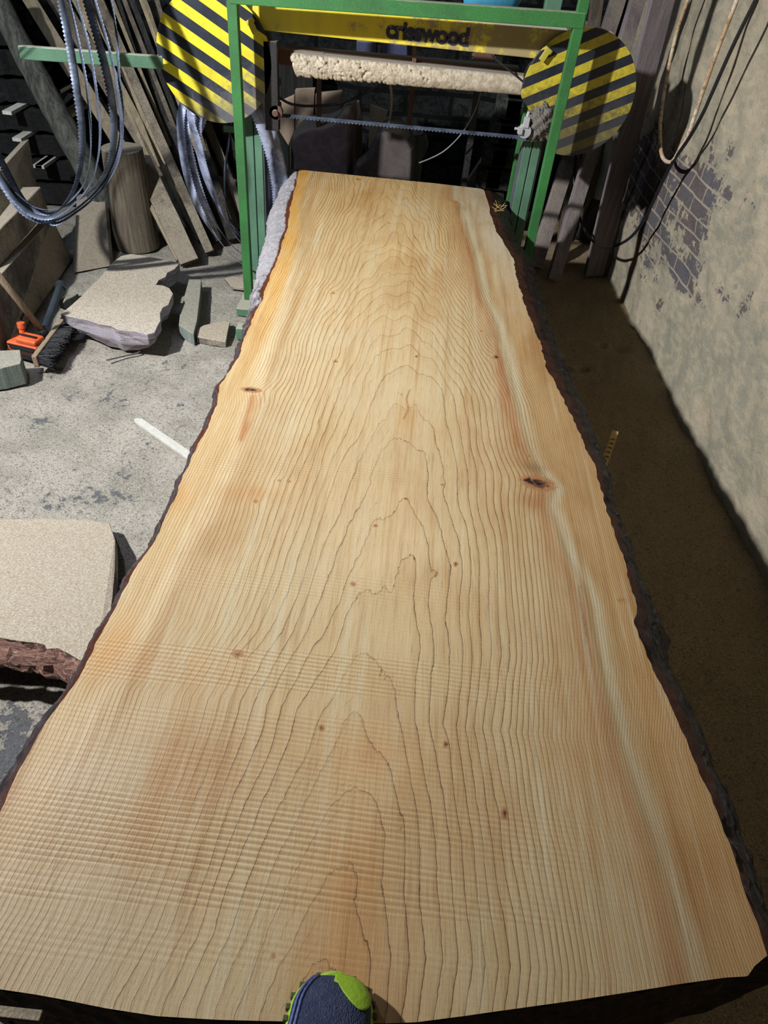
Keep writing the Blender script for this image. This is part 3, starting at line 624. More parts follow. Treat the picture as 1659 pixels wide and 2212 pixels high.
cr = grid('sawdust_crust', np.arange(nu), np.arange(nv), lambda a, b: (CP[..., 0]-mp_[0], CP[..., 1]-mp_[1], CP[..., 2]-mp_[2]), M_crust, None, flip=True); cr.parent = mill; cr['label'] = 'thick crust of pale sawdust'
mb = MB(); o_ = Vector((0, .006, 0)); mb.prism([q+o_ for q in (a0, a1, a2, a3)], [q+Vector((0, .07, 0)) for q in (a0, a1, a2, a3)]); mb.obj('lower_bar', M_steel, mill, bevel=.003)
mb = MB(); mb.beam(at(590, 118, 3.56), at(700, 132, 3.56), .06, .05, (0, 0, 1)); mb.obj('bar_bracket', M_rust, mill, bevel=.003)
mb = MB(); mb.beam(at(895, 90, 3.56), at(895, 150, 3.56), .018, .018, (1, 0, 0)); mb.obj('stay_rod', M_rust, mill, bevel=.002)
mb = MB(); mb.beam(at(620, 106, 3.62), at(1120, 150, 3.62), .02, .08, (0, 0, 1)); mb.obj('dust_shelf', M_rust, mill, bevel=.002)
mb = MB(); mb.beam(at(1062, 120, 3.47), at(1136, 182, 3.47), .006, .012, (1, 0, 0)); mb.obj('brace_rod', M_blacksteel, mill)
# wheel covers
def cover(c, r, y0, mat, cut=None, rim=.085, n=96):
    t = thing('wheel_cover', (c.x, y0, c.z), None, None); t.parent = mill; t.location = Vector((c.x, y0, c.z))-mill.location
    pts = []
    for k in range(n):
        a = 2*PI*k/n; rad = r
        if cut:
            q = Vector((math.cos(a), math.sin(a)))*r
            s = q.x*cut[0]+q.y*cut[1]
            if s > cut[2]: rad = r*cut[2]/s
        pts.append(Vector((c.x+rad*math.cos(a), y0, c.z+rad*math.sin(a))))
    mb = MB(); mb.prism(pts, [p+Vector((0, .008, 0)) for p in pts]); f = mb.obj('cover_plate', mat, t, bevel=.002)
    cc = Vector((c.x, y0, c.z)); inn = [cc+(p-cc)*.985+Vector((0, .008, 0)) for p in pts]
    mb = MB(); mb.prism(inn, [p+Vector((0, rim, 0)) for p in inn]); mb.obj('cover_housing', M_blacksteel, t, bevel=.002)
    return t
cl = at(463, 127, 3.42); bp = at(344, 71, 3.42)
ml = m_stripes('hazard_stripes_left', math.radians(-27.5), .078, (bp.x-cl.x, bp.z-cl.z), 0.0)
cvl = cover(cl, .246, 3.42, ml); cvl['label'] = 'left striped wheel cover'
cr_ = at(1248, 205, 3.42); bp = at(1363.7, 138, 3.42)
mr = m_stripes('hazard_stripes_right', math.radians(26.3), .071, (bp.x-cr_.x, bp.z-cr_.z), .35)
cvr = cover(cr_, .238, 3.42, mr, cut=(-.72, -.69, .19)); cvr['label'] = 'right striped wheel cover'
# catches on the covers
for px, py, tilt in ((545, 57, .5), (1178, 118, -.5)):
    p = at(px, py, 3.405); mb = MB(); ax = (Vector((math.cos(tilt), 0, math.sin(tilt))), Vector((0, 1, 0)), Vector((-math.sin(tilt), 0, math.cos(tilt))))
    mb.box(p, (.012, .006, .026), ax); mb.box(p+ax[2]*.018+Vector((0, .004, 0)), (.017, .009, .008), ax); mb.obj('latch', m_paint('latch_paint_%d' % px, (196, 180, 60), dust=.5), mill, bevel=.002)
# sawdust clump and blade guide by the right cover
p = at(1166, 262, 3.43); bm = bmesh.new(); bmesh.ops.create_icosphere(bm, subdivisions=5, radius=1.0)
mb = MB()
for vtx in bm.verts:
    c = vtx.co; nn = 1+.16*math.sin(c.x*7+1)*math.sin(c.z*9)+.12*math.sin(c.x*19+c.z*23)*math.cos(c.y*17)+.05*math.sin(c.x*41)*math.sin(c.z*47)
    mb.v.append(p+Vector((c.x*.052*nn, c.y*.03*nn, c.z*.075*nn)))
mb.f = [tuple(q.index for q in fc.verts) for fc in bm.faces]; bm.free()
t_ = NT('clumped_sawdust'); v_ = t_.coord(); f_ = t_.noise(v_, 180, 4, .75); M_clump = t_.out(t_.mix(t_.ramp(f_, .35, .65), s2l((96, 92, 92)), s2l((140, 132, 124))), .95, t_.bump(f_, .006, 1))
mb.obj('sawdust_clump', M_clump, mill, smooth=True)
p = at(1133, 282, 3.42); mb = MB(); mb.disc(p, .028, 3.40, 3.43, 24); mb.box(p+Vector((.0, -.01, .035)), (.012, .015, .02)); mb.box(p+Vector((-.02, -.01, .0)), (.010, .02, .012)); mb.tube([p+Vector((-.045, 0, .004)), p+Vector((-.02, 0, .004))], .006, 8); mb.tube([p+Vector((0, 0, .05)), p+Vector((.004, 0, .075))], .007, 8)
mb.obj('blade_guide', m_paint('guide_steel', (170, 170, 176), dust=.4), mill, bevel=.002)
p = at(612, 175, 3.47); mb = MB(); mb.box((p.x-.045, 3.44, p.z-.02), (.03, .02, .17)); mb.box((p.x-.02, 3.45, p.z-.09), (.012, .012, .012)); mb.box((p.x-.02, 3.45, p.z+.0), (.012, .012, .014)); mb.obj('wheel_housing', M_blacksteel, mill, bevel=.003)
p = at(598, 240, 3.45); mb = MB(); mb.disc(p, .03, 3.42, 3.45, 20); mb.disc(p, .014, 3.405, 3.42, 12); mb.obj('blade_guide', M_rust, mill, bevel=.002)
# running blade: flat band, teeth towards the camera
A0, A1 = at(600, 251, 3.46), at(1165, 303, 3.46); n = 150; mb = MB(); vs_ = []; fs_ = []
dv = (A1-A0); tiltv = Vector((0, .022, .007))
for i in range(n+1):
    q = A0+dv*(i/n)
    vs_ += [q+tiltv, q, q+Vector((0, -.006 if i % 2 else .003, -.004 if i % 2 else 0))]
for i in range(n):
    a = i*3; fs_ += [(a, a+1, a+4, a+3), (a+1, a+2, a+5, a+4)]
mb.add(vs_, fs_); o = mb.obj('saw_blade', M_blade_dull, mill); m_ = o.modifiers.new('thick', 'SOLIDIFY'); m_.thickness = .0012

# ------------------------------------------------------------------ coils of spare band saw blades
def ribbon(name, pts, width, wdir, mat, teeth=.006, pitch=.013, closed=True, **kw):
    P = crom(pts, pitch/2, closed); cen = sum(P, Vector())/len(P); n = len(P); mb = MB(); vs_ = []; fs_ = []
    for i, p in enumerate(P):
        rd_ = (p-cen).normalized(); wd = (rd_*wdir[0]*(1-.75*max(0, -rd_.z)**2)+Vector((0, -wdir[1], 0))); dd = (P[(i+1) % n]-P[i-1]).normalized() if closed else (P[min(i+1, n-1)]-P[max(i-1, 0)]).normalized()
        wd = (wd-dd*wd.dot(dd)).normalized(); e = p+wd*(width/2); vs_ += [p-wd*(width/2), p, e+wd*(teeth if i % 2 else 0)]
    for i in range(n if closed else n-1):
        j = (i+1) % n; fs_ += [(i*3, j*3, j*3+1, i*3+1), (i*3+1, j*3+1, j*3+2, i*3+2)]
    mb.add(vs_, fs_); o = mb.obj(name, mat, smooth=True); m = o.modifiers.new('thick', 'SOLIDIFY'); m.thickness = .001
    tag(o, **kw); return o
coilA = [
 ([(205,0),(232,90),(252,180),(262,262),(256,320),(232,380),(190,430),(140,466),(95,478),(50,458),(10,405),(-30,330),(-60,200),(-55,60),(-10,-80),(60,-170),(130,-160),(175,-90)], 3.02, 'outermost blade loop of the left coil, its right bend farthest out'),
 ([(188,0),(214,90),(236,180),(247,262),(243,330),(222,385),(180,425),(130,450),(80,452),(30,420),(-10,370),(-50,290),(-70,180),(-60,50),(-15,-80),(50,-165),(115,-155),(160,-90)], 3.06, 'blade loop just inside the outermost of the left coil'),
 ([(165,0),(190,90),(206,180),(216,270),(212,340),(196,395),(160,440),(112,470),(62,470),(16,432),(-20,370),(-60,280),(-75,170),(-64,50),(-20,-80),(40,-160),(100,-150),(140,-90)], 3.00, 'bright toothed blade loop in the middle of the left coil'),
 ([(150,0),(172,100),(188,190),(196,280),(194,350),(180,400),(148,436),(105,462),(58,462),(10,428),(-30,370),(-70,270),(-80,160),(-70,40),(-25,-80),(30,-160),(90,-150),(125,-90)], 3.08, 'fourth blade loop of the left coil, fourth strand from the right'),
 ([(132,0),(152,100),(166,190),(178,280),(176,350),(160,410),(130,452),(90,478),(48,474),(0,436),(-40,370),(-80,270),(-90,150),(-75,40),(-30,-80),(20,-160),(80,-150),(110,-90)], 3.04, 'innermost blade loop of the left coil, hanging lowest to the left'),
 ([(240,0),(252,80),(258,170),(264,245),(262,310),(250,360),(215,415),(165,458),(112,484),(60,470),(22,430),(-20,350),(-50,220),(-40,80),(10,-60),(80,-160),(150,-150),(210,-90)], 3.10, 'dark rearmost blade loop of the left coil behind the bright ones'),
]
for pts, Yc, lb in coilA:
    ka = coilA.index((pts, Yc, lb)); pts = [(a, b-(11*ka+(2 if ka else 0))*min(1, max(0, (110-a)/110)) if b > 150 else b) for a, b in pts]
    P = [at(a, b, Yc+.05*math.sin(b*.009+a*.013)) for a, b in pts]
    ribbon('steel_band', P, .027, (-.7 if len(lb) % 2 else .7, .66), M_blade_dull, label=lb+' hanging by the wall', cat='saw blade', group='spare blades hanging at the left')
coilB = [
 ([(393,235),(391,300),(402,370),(425,440),(462,505),(510,560),(560,585),(605,560),(622,480),(612,390),(590,290),(560,210),(500,150),(430,160)], 3.50, 'outermost bright blade loop in the coil behind the left green post'),
 ([(402,240),(404,300),(418,370),(442,440),(480,505),(520,548),(562,568),(600,530),(608,450),(598,370),(578,280),(545,200),(490,160),(440,170)], 3.55, 'second blade loop inside the outermost behind the left green post'),
 ([(412,245),(425,300),(440,365),(462,425),(492,485),(528,530),(565,545),(592,500),(600,430),(590,350),(565,270),(535,210),(490,170),(440,180)], 3.52, 'bright toothed blade loop in the middle of the coil behind the left green post'),
 ([(436,255),(425,290),(432,330),(452,395),(478,450),(510,495),(545,515),(575,480),(585,420),(575,340),(555,270),(530,220),(495,190),(455,200)], 3.60, 'innermost blade loop in the coil behind the left green post'),
 ([(500,270),(492,320),(485,375),(486,430),(500,480),(530,520),(560,520),(585,470),(588,400),(575,320),(550,260),(520,235)], 3.63, 'dark narrow blade loop at the back of the coil behind the left green post'),
]
for i, (pts, Yc, lb) in enumerate(coilB):
    P = [at(a, b, Yc+.04*math.sin(b*.01+i)) for a, b in pts]
    ribbon('steel_band', P, .046, (-.9, .45) if i != 4 else (-.45, .8), M_blade if i != 4 else M_blade_dull, teeth=.007, label=lb, cat='saw blade', group='spare blades behind the left post')

# ------------------------------------------------------------------ leaning boards and poles
def lean(foot, top, Yt, w, t, mat, label, cat='board', name='leaning_board', group='boards leaning at the back left', side=(1, .25, 0), over=0.0, zf=0.0):
    a = onz(foot[0], foot[1], zf); b = at(top[0], top[1], Yt); k_ = 1+over
    while k_ > .2 and ((a+(b-a)*k_).x > wallx((a+(b-a)*k_).y)-w*.6-.03 or (a+(b-a)*k_).y > 4.97 or (a+(b-a)*k_).z > 2.9): k_ -= .01
    b = a+(b-a)*k_; dd = (b-a).normalized()
    up_ = Vector((0, 0, 1)); a = a + dd*(t*.35)
    mb = MB(); mb.beam(a, b, w, t, side, 7, .0012); low = min(v.z for v in mb.v)
    mb.v = [v-Vector((0, 0, low-.001)) for v in mb.v]
    o = mb.obj(name, mat, bevel=.002); tag(o, label, cat, group); return o
G = 'boards leaning at the back left'
lean((412, 578), (306, 352), 4.05, .105, .03, M_board, 'wide dusty plank leaning with its square foot beside the loose floor blocks', over=.0)
lean((388, 572), (281, 362), 4.03, .022, .035, M_board_pale, 'thin pale strip on the left edge of the wide dusty plank')
lean((398, 573), (290, 358), 4.02, .012, .035, M_board_pale, 'second thin strip squeezed against the wide dusty plank')
lean((455, 552), (213, 0), 4.45, .05, .03, M_board, 'long grey brown board with its foot just right of the wide plank', over=.1)
lean((462, 535), (240, 0), 4.6, .11, .025, M_board_dark, 'broad dark board in the back left bundle behind the pale ones', over=.1)
lean((440, 520), (190, 0), 4.55, .035, .03, M_board_pale, 'long narrow pale board crossing behind the hanging blade coil', over=.1)
lean((425, 505), (162, 0), 4.6, .04, .03, M_board_pale, 'pale board showing between the strands of the hanging blade coil', over=.1)
lean((475, 520), (262, 0), 4.65, .04, .03, M_board_pale, 'pale yellowish board that meets the left edge of the striped cover', over=.1)
lean((420, 488), (118, 0), 4.75, .10, .03, M_board, 'brown board half hidden by the blades left of the coil centre', over=.1)
lean((372, 500), (62, 0), 4.5, .07, .05, M_board_pale, 'thick weathered timber passing behind the tip of the green arm', over=.1)
lean((505, 525), (330, 0), 4.8, .06, .03, M_board_dark, 'dark board passing behind the striped cover', over=.1)
lean((515, 500), (350, 100), 4.75, .035, .025, M_board_pale, 'thin pale lath behind the bright coil of blades', over=.3)
lean((540, 505), (400, 150), 4.85, .05, .025, M_board, 'narrow brown board behind the green side bar', over=.3)
lean((350, 470), (95, 60), 4.9, .09, .03, M_board_dark, 'dark wide board at the very back of the left bundle', over=.2)
lean((560, 480), (455, 200), 4.95, .05, .025, M_board_dark, 'short dark lath behind the left column of the mill', over=.2)
for i, (fx, tx, wd_, mt) in enumerate(((398, 185, .022, M_board_pale), (432, 226, .028, M_board), (448, 250, .02, M_board_pale), (470, 276, .024, M_board), (482, 292, .03, M_board_dark), (492, 312, .02, M_board_pale), (500, 345, .026, M_board))):
    lean((fx, 528-4*i), (tx, 20), 4.38+.03*i, wd_, .022, mt, 'narrow lath leaning in the bundle under the striped cover, %s counted from the left' % ('first', 'second', 'third', 'fourth', 'fifth', 'sixth', 'seventh')[i], cat='lath', name='leaning_lath', group='narrow laths leaning at the back left', over=.1)
# dark bark covered pole
a = onz(258, 512, 0); b = at(20, 60, 4.1); mb = MB(); P = crom([a, a.lerp(b, .35)+Vector((.01, 0, .0)), a.lerp(b, .7), a+(b-a)*1.15], .04)
mb.tube(P, [.075-.02*i/len(P)+random.uniform(-.003, .003) for i in range(len(P))], 16); mb.v = [v+Vector((0, 0, max(0, .0))) for v in mb.v]
lo = min(v.z for v in mb.v); mb.v = [v-Vector((0, 0, lo)) for v in mb.v]
t_ = NT('dark_pole_bark'); v_ = t_.coord((1, 1, .3)); f_ = t_.noise(v_, 40, 6, .7, .4); M_pole = t_.out(t_.mix(t_.ramp(f_, .35, .65), s2l((40, 42, 40)), s2l((84, 86, 78))), .9, t_.bump(f_, .01, .9))
tag(mb.obj('pole', M_pole, smooth=True), 'thick dark barked pole leaning behind the hanging blades', 'pole')
# standing round log and an upright flat slab behind the lying offcut
mb = MB(); c0 = onz(282, 548, 0); c0.y += .12
mb.tube([c0+Vector((0, 0, z)) for z in np.linspace(0, .52, 8)], [.125, .122, .118, .115, .112, .11, .108, .105], 28); tag(mb.obj('round_log', M_board, smooth=False, bevel=.004), 'round log standing upright behind the big lying offcut', 'log')
mb = MB(); q = [onz(158, 590, 0), onz(238, 575, 0), at(226, 430, 3.95), at(165, 425, 3.95)]; mb.prism(q, [p+Vector((0, .05, .0)) for p in q]); tag(mb.obj('upright_board', M_board, bevel=.003), 'dusty flat board standing upright between the left pallet boards and round log', 'board')

# heavy timbers stacked at the far left
def lying(pix, z, mat, t, label, cat, name, z_of=None, inset=0.0, group=None, rough=0):
    top = [onz(a, b, (z_of(a, b) if z_of else z)) for a, b in pix]; c = sum(top, Vector())/len(top); mb = MB()
    bot = [Vector((c.x+(p.x-c.x)*(1-inset), c.y+(p.y-c.y)*(1-inset), max(.001, p.z-t))) for p in top]
    mb.prism(top, bot); o = mb.obj(name, mat, bevel=.003); tag(o, label, cat, group); return o
def panel(pts, thick, mat, label, cat, name, group=None):
    pts = [Vector(p) for p in pts]; nn = (pts[1]-pts[0]).cross(pts[3]-pts[0]).normalized(); mb = MB(); mb.prism(pts, [p+nn*thick for p in pts])
    o = mb.obj(name, mat, bevel=.003); return tag(o, label, cat, group)
# two dusty beams leaning at the left edge
f1, f2 = onz(157, 560, 0), onz(8, 775, 0)
def raised(px, py, Yp): return at(px, py, Yp)
u1, u2 = at(112, 470, f1.y+.02), onz(-40, 640, .30)
panel([f2, f1, u1, u2], -.04, M_grey_cut, 'wide dusty plank edge-on along the left wall pile above the broom', 'board', 'side_plank')
w1, w2 = at(62, 300, 3.95), onz(-140, 520, .50)
panel([u2+Vector((-.05, 0, .002)), u1+Vector((-.05, 0, .002)), w1, w2], -.05, M_grey_cut, 'upper dusty plank above the lower one of the left wall pile', 'board', 'side_plank')
mb = MB(); mb.beam(onz(-60, 560, .32), onz(62, 430, .32), .16, .12, (1, 0, .1), 6, .003); lo = min(v.z for v in mb.v)
tag(mb.obj('timber', M_grey_cut, bevel=.006), 'thick dusty timber lying on the left pile below the blade loops', 'timber')
# dark stack with pale spacer sticks at the back left
names_ = ['lowest', 'second lowest', 'third from the bottom', 'fourth from the bottom', 'fifth from the bottom', 'sixth from the bottom', 'second from the top', 'topmost']
t_ = NT('black_rough_slab'); v_ = t_.coord((.6, 1, 1)); f_ = t_.noise(v_, 26, 7, .75, .6); b_ = t_.noise(v_, 6, 4)
M_rough = t_.out(t_.mix(t_.ramp(f_, .4, .66), s2l((14, 14, 15)), t_.mix(t_.ramp(b_, .4, .6), s2l((52, 60, 56)), s2l((34, 36, 38)))), .9, t_.bump(f_, .04, 1))
for i in range(8):
    z0 = .07+.135*i; mb = MB(); x0 = -2.02-.05*i+random.uniform(-.04, .04)
    mb.beam((-3.1, 4.42+random.uniform(-.02, .02), z0), (x0, 4.60+random.uniform(-.02, .02), z0), .46, .108, (0, 1, 0), 30, .016)
    tag(mb.obj('rough_slab', M_rough), 'dark rough slab in the drying stack at far left, %s' % names_[i], 'slab', 'dark slabs in the drying stack')
for px, py, lb in ((118, 190, 'upper of the three pale stick ends at the right side of the dark stack'), (122, 209, 'middle one of the three pale stick ends at the right side of the dark stack'), (127, 230, 'lower of the three pale stick ends at the right side of the dark stack'),
                   (22, 260, 'pale stick end in the dark stack nearest the left picture edge'), (41, 309, 'second pale stick end from the left edge in the dark stack'), (83, 357, 'pale stick end in the dark stack, lower and right of the left row'), (94, 385, 'lowest pale stick end in the dark stack just above the blade loops')):
    p = at(px, py, 4.20); k = round((p.z-.1375)/.135); z0 = .1375+.135*k; mb = MB(); mb.box((p.x, 4.42, z0), (.026 if px < 100 else .036, .235, .009))
    tag(mb.obj('spacer_stick', M_whitestick, bevel=.001), lb, 'stick', 'spacer sticks in the dark stack')

# ------------------------------------------------------------------ things lying on the left floor
# large offcut
PX = [(130,678),(150,662),(175,640),(196,618),(215,600),(230,582),(243,566),(262,552),(285,548),(320,554),(355,560),(389,568),(378,580),(362,588),(358,598),(344,604),(337,615),(352,616),(366,622),(374,634),(368,648),(364,658),(352,664),(346,676),(347,692),(340,705),(334,718),(318,722),(290,716),(255,712),(240,704),(215,700),(185,690),(150,684)]
top = [onz(a, b, .13) for a, b in PX]; cc = sum(top, Vector())/len(top)
mb = MB(); mid = []; bot = []
for p, (a, b) in zip(top, PX):
    fr = 1 if b > 676 and a < 345 else 0
    k = .0 if not fr else .0
    hh = 0.0; q = Vector((p.x, p.y, .07)); e_ = min(1, max(0, (a-130)/208)); lf = .065*(1-math.sin(PI*min(.97, max(.03, e_))))**1.2 if fr or b > 700 else .05; r2 = Vector((p.x+(cc.x-p.x)*.10, p.y+(cc.y-p.y)*.10, .001+lf)); q = q+(cc-q)*.02; q.z = max(.06, .03+lf)
    mid.append(q); bot.append(r2)
n = len(top); mb.add(top+mid+bot, [tuple(range(n)), tuple(range(3*n-1, 2*n-1, -1))]+[(i, i+n, (i+1) % n+n, (i+1) % n) for i in range(n)]+[(i+n, i+2*n, (i+1) % n+2*n, (i+1) % n+n) for i in range(n)])
t_ = NT('violet_grey_end_grain'); v_ = t_.coord(); f_ = t_.noise(v_, 160, 4, .7); g_ = t_.noise(t_.coord((6, 6, 40), rot=(0, .2, .3)), 1, 5, .65, .8)
c_ = t_.mix(t_.ramp(g_, .4, .62), s2l((172, 166, 176)), s2l((124, 114, 116))); up_ = t_.ramp(t_.normz(), .5, .8); c_ = t_.mix(up_, c_, t_.mix(t_.ramp(f_, .4, .68), s2l((186, 176, 160)), s2l((140, 130, 116))))
M_off = t_.out(c_, .95, t_.bump(f_, .005, .8), spec=.15)
off = mb.obj('wood_offcut', M_off, bevel=.003); tag(off, 'big flat irregular offcut slab lying on sawdust, pale dusty top and violet grey cut side', 'offcut')
# small grey blocks
lying([(408,603),(435,603),(432,640),(426,690),(418,722),(386,702),(389,675),(398,640)], .06, M_greenblock, .06, 'long grey green block lying on the floor between big offcut and green post', 'block', 'wood_block', inset=.0)
lying([(424,712),(440,702),(462,697),(489,692),(497,696),(492,716),(488,738),(455,733),(424,727)], .035, M_grey_cut, .035, 'flat dusty offcut on the floor right of the grey green block', 'offcut', 'wood_block', inset=.02)
lying([(-70,770),(0,757),(43,755),(46,775),(44,785),(0,796),(-70,805)], .10, M_greenblock, .10, 'grey green timber block at the left edge below the orange tool', 'block', 'wood_block')
lying([(485,600),(505,596),(535,604),(535,622),(500,618)], .02, M_grey_cut, .02, 'small dusty chip of wood at the foot of the left green post', 'wood chip', 'wood_chip')
mb = MB(); p = onz(522, 712, .04); mb.box((p.x, p.y, .03), (.022, .03, .03)); tag(mb.obj('green_stub', M_green_dusty, bevel=.004), 'small green and dark steel foot on the floor against the log bark', 'metal stub')
# broom
br_ = thing('broom', onz(100, 760, 0), 'push broom with wooden handle and black bristles lying beside the orange tool', 'broom')
a = onz(137, 700, .05); b = onz(76, 782, .05); mb = MB(); mb.beam(a, b, .055, .022, (0, 0, 1), 1, 0); mb.obj('brush_block', M_handle, br_, bevel=.004)
mb = MB(); ax = (b-a).normalized(); nrm = Vector((-ax.y, ax.x, 0)); nrm = nrm if nrm.x > 0 else -nrm
for i in range(1500):
    s = random.random(); q = a.lerp(b, .02+.96*s)+Vector((0, 0, random.uniform(-.022, .022))); ln = random.uniform(.055, .075)
    e = q+nrm*ln+ax*random.uniform(-.012, .012)+Vector((0, 0, random.uniform(-.02, .012))); e.z = max(e.z, .004); mb.tube([q, q.lerp(e, .5)+Vector((0, 0, .002)), e], .0011, 3, False)
mb.obj('bristles', M_bristle, br_)
h0_ = onz(97, 722, .06); h1_ = onz(-14, 582, .42); mb = MB(); mb.tube([h0_, h0_.lerp(h1_, .5), h1_+(h1_-h0_)*.3], .0135, 14); mb.obj('handle', M_handle, br_, smooth=True)
mb = MB(); mb.tube([h0_-(h1_-h0_)*.06, h0_+(h1_-h0_)*.09], .019, 14); mb.obj('socket', M_blackplastic, br_, smooth=True)
# orange and black tool
tl_ = thing('power_tool', onz(60, 755, 0), 'orange and black power tool with grey tube lying left of the broom head', 'tool')
p = onz(60, 745, .05); mb = MB(); ax3 = (Vector((.97, -.2, 0)).normalized(), Vector((.2, .97, 0)).normalized(), Vector((0, 0, 1)))
mb.box(p, (.075, .04, .022), ax3); mb.box(p+ax3[2]*.032+ax3[0]*.02, (.05, .034, .012), ax3); mb.obj('body', M_orange, tl_, bevel=.008, seg=3)
mb = MB(); mb.box(p-ax3[2]*.034, (.078, .044, .014), ax3); mb.box(p-ax3[1]*.041, (.06, .004, .008), ax3); mb.obj('base', M_blackplastic, tl_, bevel=.004)
mb = MB(); mb.box(p+ax3[2]*.012-ax3[1]*.041, (.066, .002, .003), ax3); mb.box(p+ax3[2]*-.006-ax3[1]*.041, (.04, .002, .004), ax3); mb.box(p+ax3[2]*.046+ax3[0]*.02, (.038, .006, .003), ax3); mb.obj('vents', M_blackplastic, tl_)
mb = MB(); k0 = p+ax3[0]*-.03+ax3[1]*.02+ax3[2]*.04; mb.tube([k0, k0+Vector((0, .01, .03))], .012, 14); mb.tube([k0+Vector((0, .008, .02)), k0+Vector((0, .012, .045))], .017, 14); mb.obj('knob', M_orange, tl_, bevel=.002)
mb = MB(); t0 = onz(98, 708, .04); t1 = onz(131, 618, .08); mb.tube([t0, t0.lerp(t1, .5), t1], .018, 16); mb.tube([t1-(t1-t0)*.03, t1+(t1-t0)*.04], .026, 16); mb.obj('tube', M_greytube, tl_, smooth=False, bevel=.002)
# bent steel rod
mb = MB(); P = crom([onz(230, 778, .006), onz(268, 769, .006), onz(298, 762, .007), onz(305, 754, .010), onz(295, 750, .02)], .006); mb.tube(P, .0035, 8); tag(mb.obj('bent_rod', M_blacksteel, smooth=True), 'thin bent steel rod on the sawdust in front of the big offcut', 'rod')
# grey crumpled strip near the offcut
mb = MB(); mb.beam(onz(133, 660, .03), onz(165, 640, .03), .04, .03, (0, 0, 1), 4, .004); tag(mb.obj('wood_chip', M_greenblock, bevel=.003), 'small grey lump at the left corner of the big offcut', 'wood chip')
# near offcut with torn bark edge (its near side is raised)
zo = lambda a, b: .045+.17*max(0, (b-1118))/300.0
NEAR = [(-160,1128),(0,1122),(90,1120),(180,1122),(237,1130),(249,1166),(248,1230),(243,1290),(237,1340),(215,1390),(186,1434),(150,1412),(126,1400),(104,1402),(85,1389),(40,1384),(0,1377),(-90,1372),(-160,1368)]
top = [onz(a, b, zo(a, b)) for a, b in NEAR]; mb = MB(); bot = [Vector((p.x, p.y, max(.0, p.z-.055))) for p in top]; mb.prism(top, bot)
cut = mb.obj('bark_edged_offcut', M_grey_cut, bevel=.003); tag(cut, 'wide dusty offcut with torn bark edge at the left, tilted beside the log', 'offcut')
# torn bark fringe as its part
mb = MB(); fr_ = [(-160,1368),(-90,1372),(0,1377),(40,1384),(85,1389),(104,1402),(126,1400),(150,1412),(186,1434)]
base_ = [onz(a, b, zo(a, b)) for a, b in fr_]; P = crom(base_, .012); rows = 9; vs_ = []; fs_ = []
for i, p in enumerate(P):
    for k in range(rows):
        f = k/(rows-1); j = random.uniform(-1, 1)
        vs_.append(p+Vector((.006*j, -.004-.045*math.sin(f*2.2)*(1+.25*j)+.006*j, -.07*f+.007*random.uniform(-1, 1))))
for i in range(len(P)-1):
    for k in range(rows-1): a = i*rows+k; fs_.append((a, a+1, a+rows+1, a+rows))
mb.add(vs_, fs_)
t_ = NT('torn_bark'); v_ = t_.coord((1.5, 8, 8)); f_ = t_.noise(v_, 9, 6, .7, .8); c_ = t_.mix(t_.ramp(f_, .4, .55), s2l((86, 56, 50)), s2l((150, 112, 96))); c_ = t_.mix(t_.ramp(f_, .6, .68), c_, s2l((206, 186, 160)))
M_torn = t_.out(c_, .8, t_.bump(f_, .012, 1)); mb.obj('torn_bark', M_torn, cut)
# a low grey stone the tilted offcut leans on
mb = MB(); p = onz(-60, 1340, .06); mb.box((p.x, p.y+.02, .055), (.10, .06, .05)); tag(mb.obj('support_block', M_board_dark, bevel=.006), 'dark block under the raised side of the bark edged offcut', 'block')
# white stick
a = onz(294, 905, .010); b = onz(420, 992, .010); mb = MB(); dd = (b-a).normalized(); sd = Vector((-dd.y, dd.x, 0)); E = a+(b-a)*1.9
pts = [a+sd*.004, a-sd*.010+dd*.0, a-sd*.016+dd*.02, E-sd*.018, E+sd*.018, a+sd*.016+dd*.02]
mb.prism([q+Vector((0, 0, .004)) for q in pts], [q-Vector((0, 0, .010)) for q in pts]); tag(mb.obj('white_stick', M_whitestick, bevel=.0015), 'flat white stick on the left floor sticking out from under the log', 'stick')
# yellow marked stick on the right, wedged against the bark
a = onz(1302, 1010, .49); b = onz(1329, 932, .49); mb = MB(); mb.beam(a+(a-b)*1.2, b, .020, .006, (1, 0, 0)); ys_ = mb.obj('marked_stick', M_yellowstick, bevel=.001); tag(ys_, 'short yellow wooden stick with dark marks sticking out right of the log', 'stick')
mb = MB()
for k in range(5):
    c = a.lerp(b, .25+.12*k); dd = (b-a).normalized(); sd = Vector((dd.y, -dd.x, 0)); c = c+Vector((0, 0, .0038))
    mb.beam(c-sd*.007, c+sd*.007+dd*.006, .002, .0006, dd); mb.beam(c+sd*.006, c-sd*.002+dd*.008, .002, .0006, dd)
mb.obj('ink_marks', m_plain('brown_ink', (96, 58, 30), .8), ys_)

